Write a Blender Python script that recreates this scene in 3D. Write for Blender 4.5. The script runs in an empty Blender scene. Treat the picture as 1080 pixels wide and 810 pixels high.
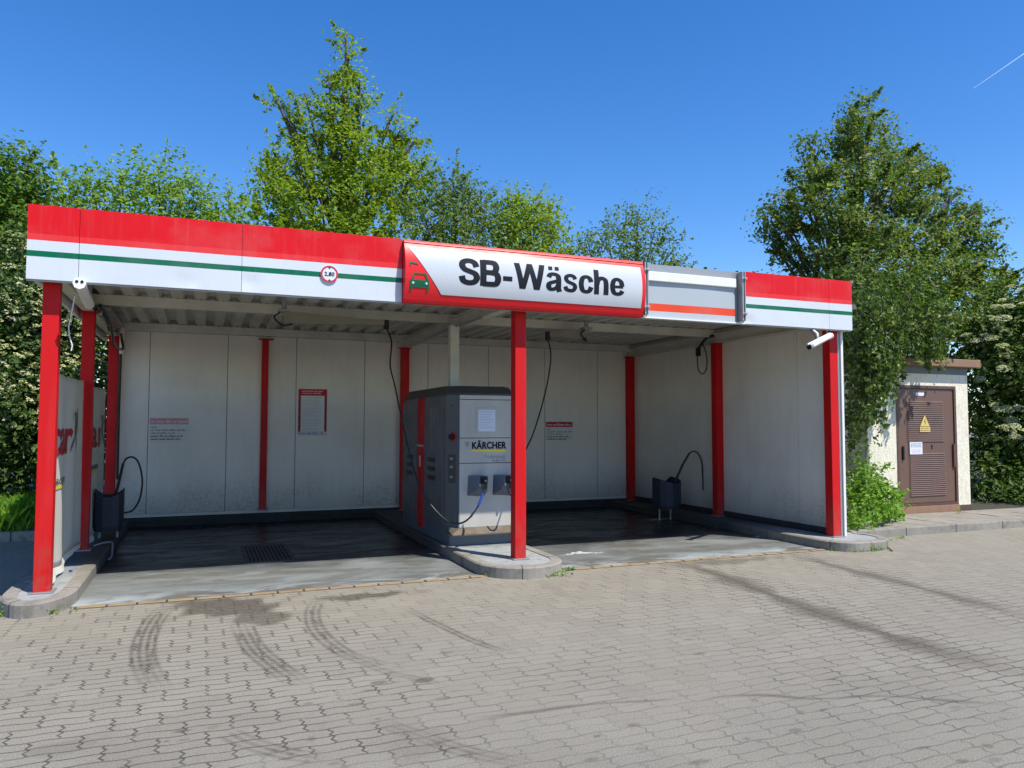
import bpy, bmesh, math, random
import numpy as np
from mathutils import Vector, Matrix

S = bpy.context.scene
C = S.collection
R_ = math.radians
RNG = np.random.default_rng(7)
random.seed(5)

# ---------------------------------------------------------------- survey of the place (camera pose + bearings)
FPX, YAW, PIT, ROL = 803.75, .3861, .0531, .0015
CAM = np.array([1.3129, -7.6717, 1.57])
_Fh = np.array([math.sin(YAW), math.cos(YAW), 0]); _R = np.array([math.cos(YAW), -math.sin(YAW), 0]); _U = np.array([0, 0, 1.])
VF = _Fh*math.cos(PIT)+_U*math.sin(PIT); _Up = _U*math.cos(PIT)-_Fh*math.sin(PIT)
VR = _R*math.cos(ROL)+_Up*math.sin(ROL); VU = _Up*math.cos(ROL)-_R*math.sin(ROL)
def at(u, v, ax, c):
    d = VF+VR*(u-540)/FPX-VU*(v-405)/FPX
    return CAM+d*((c-CAM[ax])/d[ax])
def atY(u, v, y): return at(u, v, 1, y)
def atX(u, v, x): return at(u, v, 0, x)
def gr(u, v, z=0.): return at(u, v, 2, z)

# ---------------------------------------------------------------- materials
def newmat(name):
    m = bpy.data.materials.new(name); m.use_nodes = True
    nt = m.node_tree; b = nt.nodes['Principled BSDF']
    return m, nt, b
def N(nt, t, **kw):
    n = nt.nodes.new(t)
    for k, v in kw.items():
        if k in n.inputs: n.inputs[k].default_value = v
        else: setattr(n, k, v)
    return n
def L(nt, a, b): nt.links.new(a, b)
def rgb(c): return (c[0], c[1], c[2], 1)
def coord(nt, kind='Object', scale=None):
    tc = N(nt, 'ShaderNodeTexCoord'); o = tc.outputs[kind]
    if scale is not None:
        mp = N(nt, 'ShaderNodeMapping'); mp.inputs['Scale'].default_value = scale; L(nt, o, mp.inputs['Vector']); o = mp.outputs[0]
    return o
def noise(nt, vec, scale, detail=4, rough=.55, dist=0.):
    n = N(nt, 'ShaderNodeTexNoise'); n.inputs['Scale'].default_value = scale; n.inputs['Detail'].default_value = detail
    n.inputs['Roughness'].default_value = rough; n.inputs['Distortion'].default_value = dist
    L(nt, vec, n.inputs['Vector']); return n.outputs['Fac']
def ramp(nt, fac, stops, interp='LINEAR'):
    r = N(nt, 'ShaderNodeValToRGB'); r.color_ramp.interpolation = interp
    e = r.color_ramp.elements
    while len(e) < len(stops): e.new(.5)
    for i, (p, c) in enumerate(stops):
        e[i].position = p; e[i].color = rgb(c) if hasattr(c, '__len__') else (c, c, c, 1)
    L(nt, fac, r.inputs[0]); return r.outputs[0]
def mixc(nt, f, a, b, mode='MIX'):
    m = N(nt, 'ShaderNodeMix', data_type='RGBA', blend_type=mode)
    for s, v in ((m.inputs[0], f), (m.inputs[6], a), (m.inputs[7], b)):
        if isinstance(v, bpy.types.NodeSocket): L(nt, v, s)
        elif hasattr(v, '__len__'): s.default_value = rgb(v)
        else: s.default_value = v
    return m.outputs[2]
def mth(nt, op, a, b=None, clamp=False):
    m = N(nt, 'ShaderNodeMath', operation=op); m.use_clamp = clamp
    for s, v in ((m.inputs[0], a), (m.inputs[1], b)):
        if v is None: continue
        if isinstance(v, bpy.types.NodeSocket): L(nt, v, s)
        else: s.default_value = v
    return m.outputs[0]
def bump(nt, b, h, strength=.3, dist=.01):
    n = N(nt, 'ShaderNodeBump'); n.inputs['Strength'].default_value = strength; n.inputs['Distance'].default_value = dist
    L(nt, h, n.inputs['Height']); L(nt, n.outputs[0], b.inputs['Normal'])

def paint(name, c, rough=.4, dirt=.25, dirtc=None, sc=2.5, metal=0., streak=False, bmp=0., spec=.4):
    m, nt, b = newmat(name)
    v = coord(nt, 'Object', (1, 1, .25) if streak else None)
    n1 = noise(nt, v, sc, 6, .6); n2 = noise(nt, coord(nt), 35, 3)
    dc = dirtc or tuple(x*.55+.02 for x in c)
    f = mth(nt, 'MULTIPLY', ramp(nt, n1, ((.38, 0), (.75, 1))), dirt)
    col = mixc(nt, f, c, dc)
    col = mixc(nt, mth(nt, 'MULTIPLY', ramp(nt, n2, ((.55, 0), (.75, 1))), dirt*.4), col, dc)
    L(nt, col, b.inputs['Base Color'])
    L(nt, ramp(nt, n1, ((.3, rough*.85), (.8, min(1, rough*1.4)))), b.inputs['Roughness'])
    b.inputs['Metallic'].default_value = metal; b.inputs['Specular IOR Level'].default_value = spec
    if bmp: bump(nt, b, n2, bmp, .003)
    return m
M = {}
M['red'] = paint('red_paint', (.54, .006, .008), .5, .45, (.36, .012, .012), bmp=.1, spec=.2)
def red_mat():
    m = M['red']; nt = m.node_tree; b = nt.nodes['Principled BSDF']; src = b.inputs['Base Color'].links[0].from_socket
    v = coord(nt); sx = N(nt, 'ShaderNodeSeparateXYZ'); L(nt, v, sx.inputs[0])
    foot = mth(nt, 'SUBTRACT', 1., mth(nt, 'DIVIDE', sx.outputs[2], .75, True))
    g_ = mth(nt, 'MULTIPLY', foot, ramp(nt, noise(nt, coord(nt, 'Object', (1, 1, .4)), 14, 5, .7), ((.40, 0), (.62, 1))))
    c = mixc(nt, mth(nt, 'MULTIPLY', g_, .6), src, (.16, .10, .075))
    c = mixc(nt, ramp(nt, noise(nt, v, 24, 5, .75), ((.66, 0), (.70, .8))), c, (.17, .045, .03))
    c = mixc(nt, mth(nt, 'MULTIPLY', ramp(nt, noise(nt, coord(nt, 'Object', (1, 1, .2)), 3.5, 4), ((.5, 0), (.75, 1))), .3), c, (.62, .10, .09))
    L(nt, c, b.inputs['Base Color'])
red_mat()
M['red_fade'] = paint('faded_red', (.66, .06, .06), .5, .1)
M['sign_red'] = paint('sign_red', (.68, .018, .022), .35, .12, spec=.3)
M['sign_face'] = paint('sign_face', (.50, .53, .56), .3, .3, (.45, .45, .45), 3, streak=True)
M['ink'] = paint('ink', (.010, .012, .018), .6, .1, spec=.15)
M['logo_green'] = paint('logo_green', (.0, .11, .05), .4, .1)
M['white'] = paint('white_paint', (.7, .71, .7), .4, .25, (.45, .43, .38))
M['grey_metal'] = paint('galvanised_metal', (.36, .36, .36), .45, .3, metal=.6)
M['beam'] = paint('beam_paint', (.62, .60, .52), .5, .45, (.30, .27, .2), 3)
M['deck'] = paint('deck_sheet', (.58, .57, .51), .45, .5, (.34, .31, .25), 1.6)
M['black'] = paint('black_rubber', (.012, .012, .013), .45, .2, (.03, .03, .03))
M['black_gloss'] = paint('black_hose', (.018, .018, .02), .28, .1, (.03, .03, .03))
M['blue_hose'] = paint('blue_sleeve', (.02, .05, .3), .4, .1)
M['steel'] = paint('stainless', (.45, .43, .39), .5, .45, (.30, .28, .24), 4, metal=.1, streak=True)
M['steel_dark'] = paint('dark_panel', (.11, .115, .12), .4, .3, (.09, .09, .09), 4, metal=.0)
M['machine_blue'] = paint('blue_grey_panel', (.11, .13, .16), .35, .2)
M['roof_dark'] = paint('dark_roof', (.06, .058, .052), .6, .5, (.1, .09, .075), 6)
M['rust'] = paint('rusty_ledge', (.13, .10, .07), .7, .7, (.07, .05, .035), 8)
M['warn_yellow'] = paint('warning_yellow', (.62, .47, .14), .6, .4)
M['fence_green'] = paint('olive_panel', (.07, .075, .045), .7, .3)
M['boom'] = paint('boom_paint', (.27, .25, .20), .6, .4)
M['paper'] = paint('paper', (.62, .65, .72), .6, .1)
M['foam'] = paint('foam', (.42, .45, .46), .6, .3)
M['print'] = paint('faded_print', (.27, .27, .28), .7, .1)
M['print_dark'] = paint('dark_print', (.06, .07, .09), .7, .1)
M['pink'] = paint('faded_pink', (.66, .32, .36), .6, .2)
M['notice_red'] = paint('notice_red', (.5, .02, .04), .6, .2)
M['notice_film'] = paint('notice_film', (.70, .69, .65), .5, .15)
M['yellow'] = paint('yellow_print', (.75, .62, .05), .5, .1)
M['shield'] = paint('slate_plastic', (.022, .029, .045), .5, .4, (.06, .065, .075), 5)
M['brown'] = paint('brown_lacquer', (.125, .072, .053), .45, .35, (.17, .09, .06), 3)
M['brown_trim'] = paint('brown_trim', (.10, .05, .04), .45, .25)
M['slab_edge'] = paint('weathered_slab_edge', (.28, .15, .085), .85, .8, (.16, .13, .1), 5, bmp=.4)
M['soffit'] = paint('grey_band', (.16, .18, .18), .8, .2)
M['kerb'] = None

def wall_mat():
    m, nt, b = newmat('stained_wall_panel')
    v = coord(nt, 'Object')
    sx = N(nt, 'ShaderNodeSeparateXYZ'); L(nt, v, sx.inputs[0])
    n = noise(nt, v, 1.3, 6, .6); n2 = noise(nt, coord(nt, 'Object', (1, 1, .12)), 9, 4, .6); n3 = noise(nt, v, 26, 5, .65)
    base = mixc(nt, ramp(nt, n, ((.35, 0), (.7, 1))), (.78, .745, .67), (.70, .665, .59))
    base = mixc(nt, mth(nt, 'MULTIPLY', ramp(nt, n2, ((.5, 0), (.72, 1))), .15), base, (.48, .45, .39))
    # splash dirt and moss near the foot of the wall
    low = mth(nt, 'SUBTRACT', 1., mth(nt, 'DIVIDE', mth(nt, 'SUBTRACT', sx.outputs[2], .15), .75, True), True)
    low = mth(nt, 'MAXIMUM', low, 0.)
    moss = mth(nt, 'MULTIPLY', low, ramp(nt, n3, ((.44, 0), (.60, 1))))
    moss = mth(nt, 'MULTIPLY', moss, ramp(nt, n, ((.40, .1), (.60, 1))))
    base = mixc(nt, mth(nt, 'MULTIPLY', moss, .45), base, (.11, .10, .07))
    base = mixc(nt, mth(nt, 'MULTIPLY', mth(nt, 'POWER', low, 2.), .55), base, (.17, .16, .135))
    L(nt, base, b.inputs['Base Color']); b.inputs['Roughness'].default_value = .45
    return m
M['wall'] = wall_mat()

def render_mat():   # rough plaster of the substation
    m, nt, b = newmat('rough_plaster')
    v = coord(nt)
    n = noise(nt, v, 3, 5, .6); n2 = noise(nt, v, 55, 4, .7); n3 = noise(nt, coord(nt, 'Object', (1, 1, .3)), 28, 4, .7)
    c = mixc(nt, ramp(nt, n, ((.3, 0), (.75, 1))), (.82, .77, .62), (.72, .67, .54))
    c = mixc(nt, mth(nt, 'MULTIPLY', ramp(nt, n3, ((.5, 0), (.68, 1))), .4), c, (.36, .33, .26))
    L(nt, c, b.inputs['Base Color']); b.inputs['Roughness'].default_value = .95
    bump(nt, b, mth(nt, 'ADD', n2, n3), .8, .02)
    return m
M['plaster'] = render_mat()

def concrete(name, a, c2, d, rough=.9, wet=False):
    bay_shaded = name in ('kerb_concrete', 'island_concrete')
    m, nt, b = newmat(name)
    v = coord(nt)
    n = noise(nt, v, 1.6, 7, .65, .4); n2 = noise(nt, v, 60, 4, .7); n3 = noise(nt, v, 9, 5, .6)
    c = mixc(nt, ramp(nt, n, ((.35, 0), (.68, 1))), a, c2)
    c = mixc(nt, mth(nt, 'MULTIPLY', ramp(nt, n3, ((.52, 0), (.7, 1))), .7), c, d)
    c = mixc(nt, mth(nt, 'MULTIPLY', n2, .35), c, tuple(x*.5 for x in a))
    if bay_shaded:      # shade inside the bays painted into the concrete colour, darker further in
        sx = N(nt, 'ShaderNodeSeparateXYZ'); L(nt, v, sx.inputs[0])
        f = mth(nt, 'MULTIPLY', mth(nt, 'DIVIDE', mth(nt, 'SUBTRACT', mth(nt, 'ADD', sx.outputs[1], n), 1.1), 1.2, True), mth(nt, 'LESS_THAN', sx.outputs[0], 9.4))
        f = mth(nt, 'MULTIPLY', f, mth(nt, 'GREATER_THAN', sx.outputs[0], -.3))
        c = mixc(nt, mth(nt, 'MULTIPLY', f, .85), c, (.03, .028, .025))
    L(nt, c, b.inputs['Base Color']); b.inputs['Roughness'].default_value = rough
    bump(nt, b, n2, .4, .004)
    return m
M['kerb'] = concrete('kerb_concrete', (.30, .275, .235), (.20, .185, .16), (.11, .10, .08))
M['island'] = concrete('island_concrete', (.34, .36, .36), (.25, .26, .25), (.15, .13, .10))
M['plinth'] = concrete('dark_plinth', (.045, .045, .045), (.03, .03, .03), (.018, .018, .018))
M['slab'] = concrete('slab_concrete', (.30, .27, .22), (.22, .20, .17), (.13, .12, .09))
M['edge_brick'] = concrete('edging_brick', (.34, .24, .12), (.28, .19, .1), (.12, .09, .06))
M['soil'] = concrete('soil', (.05, .042, .028), (.035, .04, .02), (.03, .05, .015))

def floor_mat():    # wash bay slab: pale screed at the dry lip, dark and wet further in
    m, nt, b = newmat('wash_bay_screed')
    v = coord(nt)
    sx = N(nt, 'ShaderNodeSeparateXYZ'); L(nt, v, sx.inputs[0])
    n = noise(nt, coord(nt, 'Object', (.75, 1.1, 1)), 1.3, 7, .62, .5)
    n2 = noise(nt, coord(nt, 'Object', (.55, 1.3, 1)), 2.4, 6, .65, .9)
    n3 = noise(nt, v, 45, 4, .6)
    dry = mixc(nt, ramp(nt, n, ((.32, 0), (.62, 1))), (.215, .23, .222), (.125, .135, .127))
    dry = mixc(nt, mth(nt, 'MULTIPLY', ramp(nt, n2, ((.47, 0), (.60, 1))), .6), dry, (.10, .085, .06))
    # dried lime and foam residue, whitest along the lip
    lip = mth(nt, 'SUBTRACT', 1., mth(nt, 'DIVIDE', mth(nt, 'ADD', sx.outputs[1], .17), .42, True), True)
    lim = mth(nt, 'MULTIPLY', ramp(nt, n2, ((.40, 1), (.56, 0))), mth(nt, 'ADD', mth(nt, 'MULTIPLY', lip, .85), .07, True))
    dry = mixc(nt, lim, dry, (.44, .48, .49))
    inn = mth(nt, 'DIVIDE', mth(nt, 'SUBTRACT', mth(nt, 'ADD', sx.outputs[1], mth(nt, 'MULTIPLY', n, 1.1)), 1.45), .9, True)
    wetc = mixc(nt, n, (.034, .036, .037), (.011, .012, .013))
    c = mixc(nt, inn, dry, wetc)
    c = mixc(nt, mth(nt, 'MULTIPLY', n3, .25), c, (.018, .018, .018))
    L(nt, c, b.inputs['Base Color'])
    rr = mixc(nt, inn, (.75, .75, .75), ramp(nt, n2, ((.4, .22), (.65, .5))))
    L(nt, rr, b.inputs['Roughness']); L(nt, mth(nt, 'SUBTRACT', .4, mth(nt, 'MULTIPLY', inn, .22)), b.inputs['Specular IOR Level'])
    bump(nt, b, mth(nt, 'ADD', n3, mth(nt, 'MULTIPLY', n2, 2.)), .25, .004)
    return m
M['floor'] = floor_mat()

def paver_mat():
    m, nt, b = newmat('zigzag_concrete_pavers')
    v = coord(nt)
    sx = N(nt, 'ShaderNodeSeparateXYZ'); L(nt, v, sx.inputs[0]); X, Y = sx.outputs[0], sx.outputs[1]
    def tri(t, per, amp):
        p = mth(nt, 'PINGPONG', t, per/2)
        return mth(nt, 'MULTIPLY', mth(nt, 'SUBTRACT', p, per/4), amp*4/per)
    bw, bh = .232, .188
    px = mth(nt, 'ADD', X, tri(Y, bh/3, .0105))
    py = mth(nt, 'ADD', Y, mth(nt, 'MULTIPLY', mth(nt, 'SINE', mth(nt, 'MULTIPLY', X, 2*math.pi/bw*1.)), .006))
    nw = noise(nt, v, 3., 3)
    px = mth(nt, 'ADD', px, mth(nt, 'MULTIPLY', nw, .03)); py = mth(nt, 'ADD', py, mth(nt, 'MULTIPLY', noise(nt, v, 2.3, 3), .03))
    def brick(yy, w, h, mo, sm, off=.5):
        cb = N(nt, 'ShaderNodeCombineXYZ'); L(nt, px, cb.inputs[0]); L(nt, yy, cb.inputs[1])
        br = N(nt, 'ShaderNodeTexBrick'); br.offset = off
        for k, val in (('Scale', 1.), ('Brick Width', w), ('Row Height', h), ('Mortar Size', mo), ('Mortar Smooth', sm), ('Bias', 0.)):
            br.inputs[k].default_value = val
        br.inputs['Color1'].default_value = (1, 1, 1, 1); br.inputs['Color2'].default_value = (0, 0, 0, 1); br.inputs['Mortar'].default_value = (.5, .5, .5, 1)
        L(nt, cb.outputs[0], br.inputs['Vector']); return br
    b1 = brick(py, bw, bh, .0075, .35)
    b2 = brick(py, 50., bh/2, .0065, .4, 0.)
    tone = b1.outputs['Color']
    n = noise(nt, v, .55, 6, .6, .4); nf = noise(nt, v, 140, 3, .8); nm = noise(nt, v, 5., 6, .65)
    base = mixc(nt, ramp(nt, n, ((.35, 0), (.65, 1))), (.27, .25, .202), (.215, .202, .168))
    sand = mth(nt, 'MULTIPLY', mth(nt, 'DIVIDE', mth(nt, 'ADD', mth(nt, 'ADD', Y, 3.4), mth(nt, 'MULTIPLY', n, 1.6)), 3.2, True), .8)
    base = mixc(nt, sand, base, (.305, .274, .208))
    base = mixc(nt, mth(nt, 'MULTIPLY', tone, .42), base, (.195, .172, .132))
    base = mixc(nt, mth(nt, 'MULTIPLY', ramp(nt, nm, ((.56, 0), (.76, 1))), .5), base, (.16, .148, .125))
    base = mixc(nt, ramp(nt, nf, ((.36, .9), (.55, 0))), base, (.11, .10, .08))
    base = mixc(nt, ramp(nt, nf, ((.57, 0), (.74, .9))), base, (.52, .48, .40))
    att = N(nt, 'ShaderNodeAttribute', attribute_name='stain'); st = att.outputs['Fac']
    att2 = N(nt, 'ShaderNodeAttribute', attribute_name='joint'); jt = att2.outputs['Fac']
    jn = noise(nt, v, 1.1, 4, .6)
    jd = mth(nt, 'ADD', ramp(nt, jn, ((.42, .30), (.66, .9))), jt, True)
    rowm = mth(nt, 'DIVIDE', mth(nt, 'PINGPONG', py, bh/2), .012, True)
    jd = mth(nt, 'MULTIPLY', jd, mth(nt, 'ADD', mth(nt, 'MULTIPLY', rowm, .62), .38))
    jd = mth(nt, 'MULTIPLY', jd, mth(nt, 'ADD', ramp(nt, noise(nt, v, 7, 4), ((.36, .12), (.58, 1))), mth(nt, 'MULTIPLY', jt, .5), True))
    base = mixc(nt, mth(nt, 'MULTIPLY', mth(nt, 'MULTIPLY', b1.outputs['Fac'], jd), .9), base, (.05, .044, .036))
    base = mixc(nt, mth(nt, 'MULTIPLY', mth(nt, 'MULTIPLY', b2.outputs['Fac'], jd), .9), base, (.055, .05, .042))
    sn = ramp(nt, noise(nt, v, 22, 4, .7), ((.3, .6), (.55, 1)))
    base = mixc(nt, mth(nt, 'MULTIPLY', st, sn), base, (.055, .043, .030))
    L(nt, base, b.inputs['Base Color']); b.inputs['Roughness'].default_value = .9
    h = mth(nt, 'SUBTRACT', mth(nt, 'ADD', mth(nt, 'MULTIPLY', nf, .35), mth(nt, 'MULTIPLY', tone, .35)), mth(nt, 'ADD', b1.outputs['Fac'], mth(nt, 'MULTIPLY', b2.outputs['Fac'], .6)))
    bump(nt, b, h, .55, .006)
    return m
M['paver'] = paver_mat()

def stripes(name, stops, rough=.33):   # printed bands of a fascia panel, by height
    m, nt, b = newmat(name)
    tc = N(nt, 'ShaderNodeTexCoord'); sx = N(nt, 'ShaderNodeSeparateXYZ'); L(nt, tc.outputs['Object'], sx.inputs[0])
    z = mth(nt, 'DIVIDE', mth(nt, 'SUBTRACT', sx.outputs[2], 2.80), .65)
    c = ramp(nt, z, stops, 'CONSTANT')
    n = noise(nt, tc.outputs['Object'], 2.2, 5, .6)
    n2 = noise(nt, coord(nt, 'Object', (2, 1, .12)), 11, 5, .65)
    c = mixc(nt, mth(nt, 'MULTIPLY', ramp(nt, n, ((.45, 0), (.8, 1))), .14), c, (.4, .38, .36))
    c = mixc(nt, mth(nt, 'MULTIPLY', ramp(nt, n2, ((.52, 0), (.75, 1))), .07), c, (.34, .31, .28))
    L(nt, c, b.inputs['Base Color']); b.inputs['Roughness'].default_value = rough; b.inputs['Specular IOR Level'].default_value = .25
    bump(nt, b, n, .12, .03)
    return m
W_ = (.55, .59, .63); G_ = (0, .115, .055); RD = (.60, .004, .007)
M['fascia'] = stripes('fascia_bands', ((0, W_), (.305, G_), (.385, W_), (.525, (.66, .028, .030)), (.612, RD)))
M['fascia_grey'] = stripes('grey_fascia_bands', ((0, (.42, .46, .49)), (.135, (.66, .06, .018)), (.27, (.37, .41, .44))))
M['cap'] = paint('cream_cap', (.70, .70, .66), .5, .3, (.5, .48, .4), 8)

def leaf_mat(name, cols, trans=.35, rough=.5, bright=1.35):
    m, nt, b = newmat(name)
    g = N(nt, 'ShaderNodeNewGeometry')
    n = noise(nt, coord(nt), 2.6, 3, .6)
    f = mth(nt, 'ADD', mth(nt, 'MULTIPLY', g.outputs['Random Per Island'], .75), mth(nt, 'MULTIPLY', mth(nt, 'SUBTRACT', n, .5), 1.3), True)
    f = mth(nt, 'ADD', f, .12, True)
    c = ramp(nt, f, [(i/(len(cols)-1), tuple(q*bright for q in k)) for i, k in enumerate(cols)])
    L(nt, c, b.inputs['Base Color']); b.inputs['Roughness'].default_value = rough
    b.inputs['Specular IOR Level'].default_value = .22
    t = N(nt, 'ShaderNodeBsdfTranslucent'); L(nt, mixc(nt, 1., c, (1.5, 1.7, .6), 'MULTIPLY'), t.inputs['Color'])
    mx = N(nt, 'ShaderNodeMixShader'); mx.inputs[0].default_value = trans
    out = nt.nodes['Material Output']
    L(nt, b.outputs[0], mx.inputs[1]); L(nt, t.outputs[0], mx.inputs[2]); L(nt, mx.outputs[0], out.inputs[0])
    return m
M['leaf_bright'] = leaf_mat('bright_leaves', [(.045, .085, .014), (.085, .14, .02), (.13, .19, .028), (.18, .24, .05)], .4, .5, 1.75)
M['leaf_mid'] = leaf_mat('green_leaves', [(.06, .09, .010), (.10, .14, .014), (.14, .185, .02), (.19, .23, .035)], .46, .5, 1.75)
M['leaf_blue'] = leaf_mat('bluish_leaves', [(.045, .075, .018), (.075, .115, .025), (.11, .15, .04), (.17, .20, .09)], .38, .5, 1.5)
M['leaf_linden'] = leaf_mat('linden_leaves', [(.022, .044, .010), (.046, .078, .016), (.09, .118, .026), (.20, .20, .075)], .36, .5, 1.75)
M['leaf_birch'] = leaf_mat('hanging_leaves', [(.025, .048, .010), (.045, .078, .014), (.075, .115, .022), (.13, .16, .05)], .32, .45, 1.45)
M['leaf_shrub'] = leaf_mat('dark_shrub_leaves', [(.018, .036, .01), (.03, .06, .015), (.055, .095, .02), (.10, .14, .04)], .25)
M['leaf_weed'] = leaf_mat('fresh_weed_leaves', [(.05, .11, .015), (.09, .17, .02), (.13, .23, .03), (.19, .30, .05)], .35)
M['grass'] = leaf_mat('grass_blades', [(.05, .11, .01), (.1, .2, .02), (.15, .28, .03), (.2, .33, .06)], .4)
M['leaf_elder'] = leaf_mat('elder_leaves', [(.022, .048, .01), (.045, .08, .016), (.075, .115, .024), (.12, .15, .045)], .35, .5, 1.35)
M['leaf_far'] = leaf_mat('deep_green_leaves', [(.03, .065, .010), (.06, .11, .015), (.095, .155, .02), (.14, .20, .035)], .35, .5, 1.35)
M['blossom'] = leaf_mat('cream_blossom', [(.34, .34, .13), (.42, .42, .20), (.48, .48, .28), (.55, .55, .4)], .2, .6, 1.)
M['bark'] = concrete('bark', (.10, .08, .06), (.06, .05, .04), (.03, .03, .02))

# ---------------------------------------------------------------- mesh helpers
class MB:
    def __init__(s): s.v = []; s.f = []; s.sm = []
    def add(s, vs, fs, smooth=False):
        o = len(s.v); s.v += [tuple(map(float, p)) for p in vs]
        s.f += [tuple(i+o for i in f) for f in fs]; s.sm += [smooth]*len(fs); return s
    def box(s, a, b, bev=.0, M4=None):
        x0, y0, z0 = a; x1, y1, z1 = b
        if bev <= 0:
            vs = [(x, y, z) for z in (z0, z1) for y in (y0, y1) for x in (x0, x1)]
            fs = [(0, 2, 3, 1), (4, 5, 7, 6), (0, 1, 5, 4), (2, 6, 7, 3), (0, 4, 6, 2), (1, 3, 7, 5)]
        else:
            bm = bmesh.new(); bmesh.ops.create_cube(bm, size=1)
            for v in bm.verts: v.co = ((x0+x1)/2+v.co.x*(x1-x0), (y0+y1)/2+v.co.y*(y1-y0), (z0+z1)/2+v.co.z*(z1-z0))
            bmesh.ops.bevel(bm, geom=list(bm.edges), offset=bev, segments=2, affect='EDGES', profile=.6)
            bm.verts.index_update(); vs = [tuple(v.co) for v in bm.verts]; fs = [tuple(v.index for v in f.verts) for f in bm.faces]; bm.free()
        if M4 is not None: vs = [tuple(M4 @ Vector(v)) for v in vs]
        return s.add(vs, fs)
    def prism(s, poly, z0, z1, top=None):          # polygon in XY (ccw) extruded; top may be another polygon
        n = len(poly); top = top or poly
        vs = [(p[0], p[1], z0) for p in poly]+[(p[0], p[1], z1) for p in top]
        fs = [tuple(range(n-1, -1, -1)), tuple(range(n, 2*n))]+[(i, (i+1) % n, n+(i+1) % n, n+i) for i in range(n)]
        return s.add(vs, fs)
    def slab_xz(s, poly, y0, y1):                    # polygon in XZ given ccw seen from -Y
        n = len(poly)
        vs = [(p[0], y0, p[1]) for p in poly]+[(p[0], y1, p[1]) for p in poly]
        fs = [tuple(range(n)), tuple(range(2*n-1, n-1, -1))]+[(i, n+i, n+(i+1) % n, (i+1) % n) for i in range(n)]
        return s.add(vs, fs)
    def tube(s, pts, r, seg=8, caps=True):
        pts = [Vector(p) for p in pts]; n = len(pts)
        rs = r if hasattr(r, '__len__') else [r]*n
        ring = []; ref = Vector((0, 0, 1))
        prev = None
        for i, p in enumerate(pts):
            t = (pts[min(i+1, n-1)]-pts[max(i-1, 0)]).normalized()
            if prev is None:
                a = ref if abs(t.z) < .9 else Vector((1, 0, 0)); u = t.cross(a).normalized()
            else: u = (prev-t*prev.dot(t)).normalized()
            prev = u; w = t.cross(u)
            ring.append([tuple(p+(u*math.cos(k*2*math.pi/seg)+w*math.sin(k*2*math.pi/seg))*rs[i]) for k in range(seg)])
        vs = [q for rg in ring for q in rg]; fs = []
        for i in range(n-1):
            for k in range(seg): fs.append((i*seg+k, i*seg+(k+1) % seg, (i+1)*seg+(k+1) % seg, (i+1)*seg+k))
        s.add(vs, fs, True)
        if caps: s.add(ring[0], [tuple(range(seg-1, -1, -1))]); s.add(ring[-1], [tuple(range(seg))])
        return s
    def cyl(s, a, b, r, seg=16): return s.tube([a, b], r, seg)
    def build(s, name, mat, parent=None, **tags):
        me = bpy.data.meshes.new(name); me.from_pydata(s.v, [], s.f); me.materials.append(M[mat] if isinstance(mat, str) else mat)
        me.polygons.foreach_set('use_smooth', s.sm); me.update()
        o = bpy.data.objects.new(name, me); C.objects.link(o)
        if parent: o.parent = parent; o.matrix_parent_inverse = Matrix.Translation(parent.location).inverted()
        for k, v in tags.items(): o[k] = v
        return o
def smoothpath(pts, n=8):
    P = [Vector(p) for p in pts]; P = [P[0]*2-P[1]]+P+[P[-1]*2-P[-2]]; out = []
    for i in range(1, len(P)-2):
        for k in range(n):
            t = k/n; a, b, c, d = P[i-1:i+3]
            out.append(.5*((2*b)+(c-a)*t+(2*a-5*b+4*c-d)*t*t+(3*b-a-3*c+d)*t**3))
    out.append(P[-2]); return out
def thing(name, label, cat, loc=(0, 0, 0), group=None):
    o = bpy.data.objects.new(name, None); C.objects.link(o); o.location = loc; o.empty_display_size = .2
    o['label'] = label; o['category'] = cat
    if group: o['group'] = group
    return o
def struct(o): o['kind'] = 'structure'; return o

def textmesh(s, w, h, bold=0., slices=0):
    """Lettering as a flat mesh: x 0..w, z 0..h of the given box (cap height without descenders not handled), facing -Y."""
    cu = bpy.data.curves.new('t', 'FONT'); cu.body = s; cu.offset = min(bold, .014); cu.resolution_u = 4; cu.space_character = 1.0+bold*1.2
    ob = bpy.data.objects.new('t', cu); C.objects.link(ob)
    dg = bpy.context.evaluated_depsgraph_get(); me = bpy.data.meshes.new_from_object(ob.evaluated_get(dg))
    C.objects.unlink(ob); bpy.data.objects.remove(ob); 
    co = np.array([v.co[:] for v in me.vertices]); mn, mx = co.min(0), co.max(0)
    vs = [((c[0]-mn[0])/(mx[0]-mn[0])*w, 0., (c[1]-mn[1])/(mx[1]-mn[1])*h) for c in co]
    fs = [tuple(p.vertices) for p in me.polygons]
    if slices:
        bm = bmesh.new(); bv = [bm.verts.new(v) for v in vs]
        for f in fs:
            try: bm.faces.new([bv[i] for i in f])
            except ValueError: pass
        for k in range(1, slices):
            z = h*k/slices
            bmesh.ops.bisect_plane(bm, geom=list(bm.verts)+list(bm.edges)+list(bm.faces), plane_co=(0, 0, z), plane_no=(0, 0, 1), dist=1e-6)
        bm.verts.index_update(); vs = [tuple(v.co) for v in bm.verts]; fs = [tuple(v.index for v in f.verts) for f in bm.faces]; bm.free()
    bpy.data.meshes.remove(me)
    return vs, fs

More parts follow.
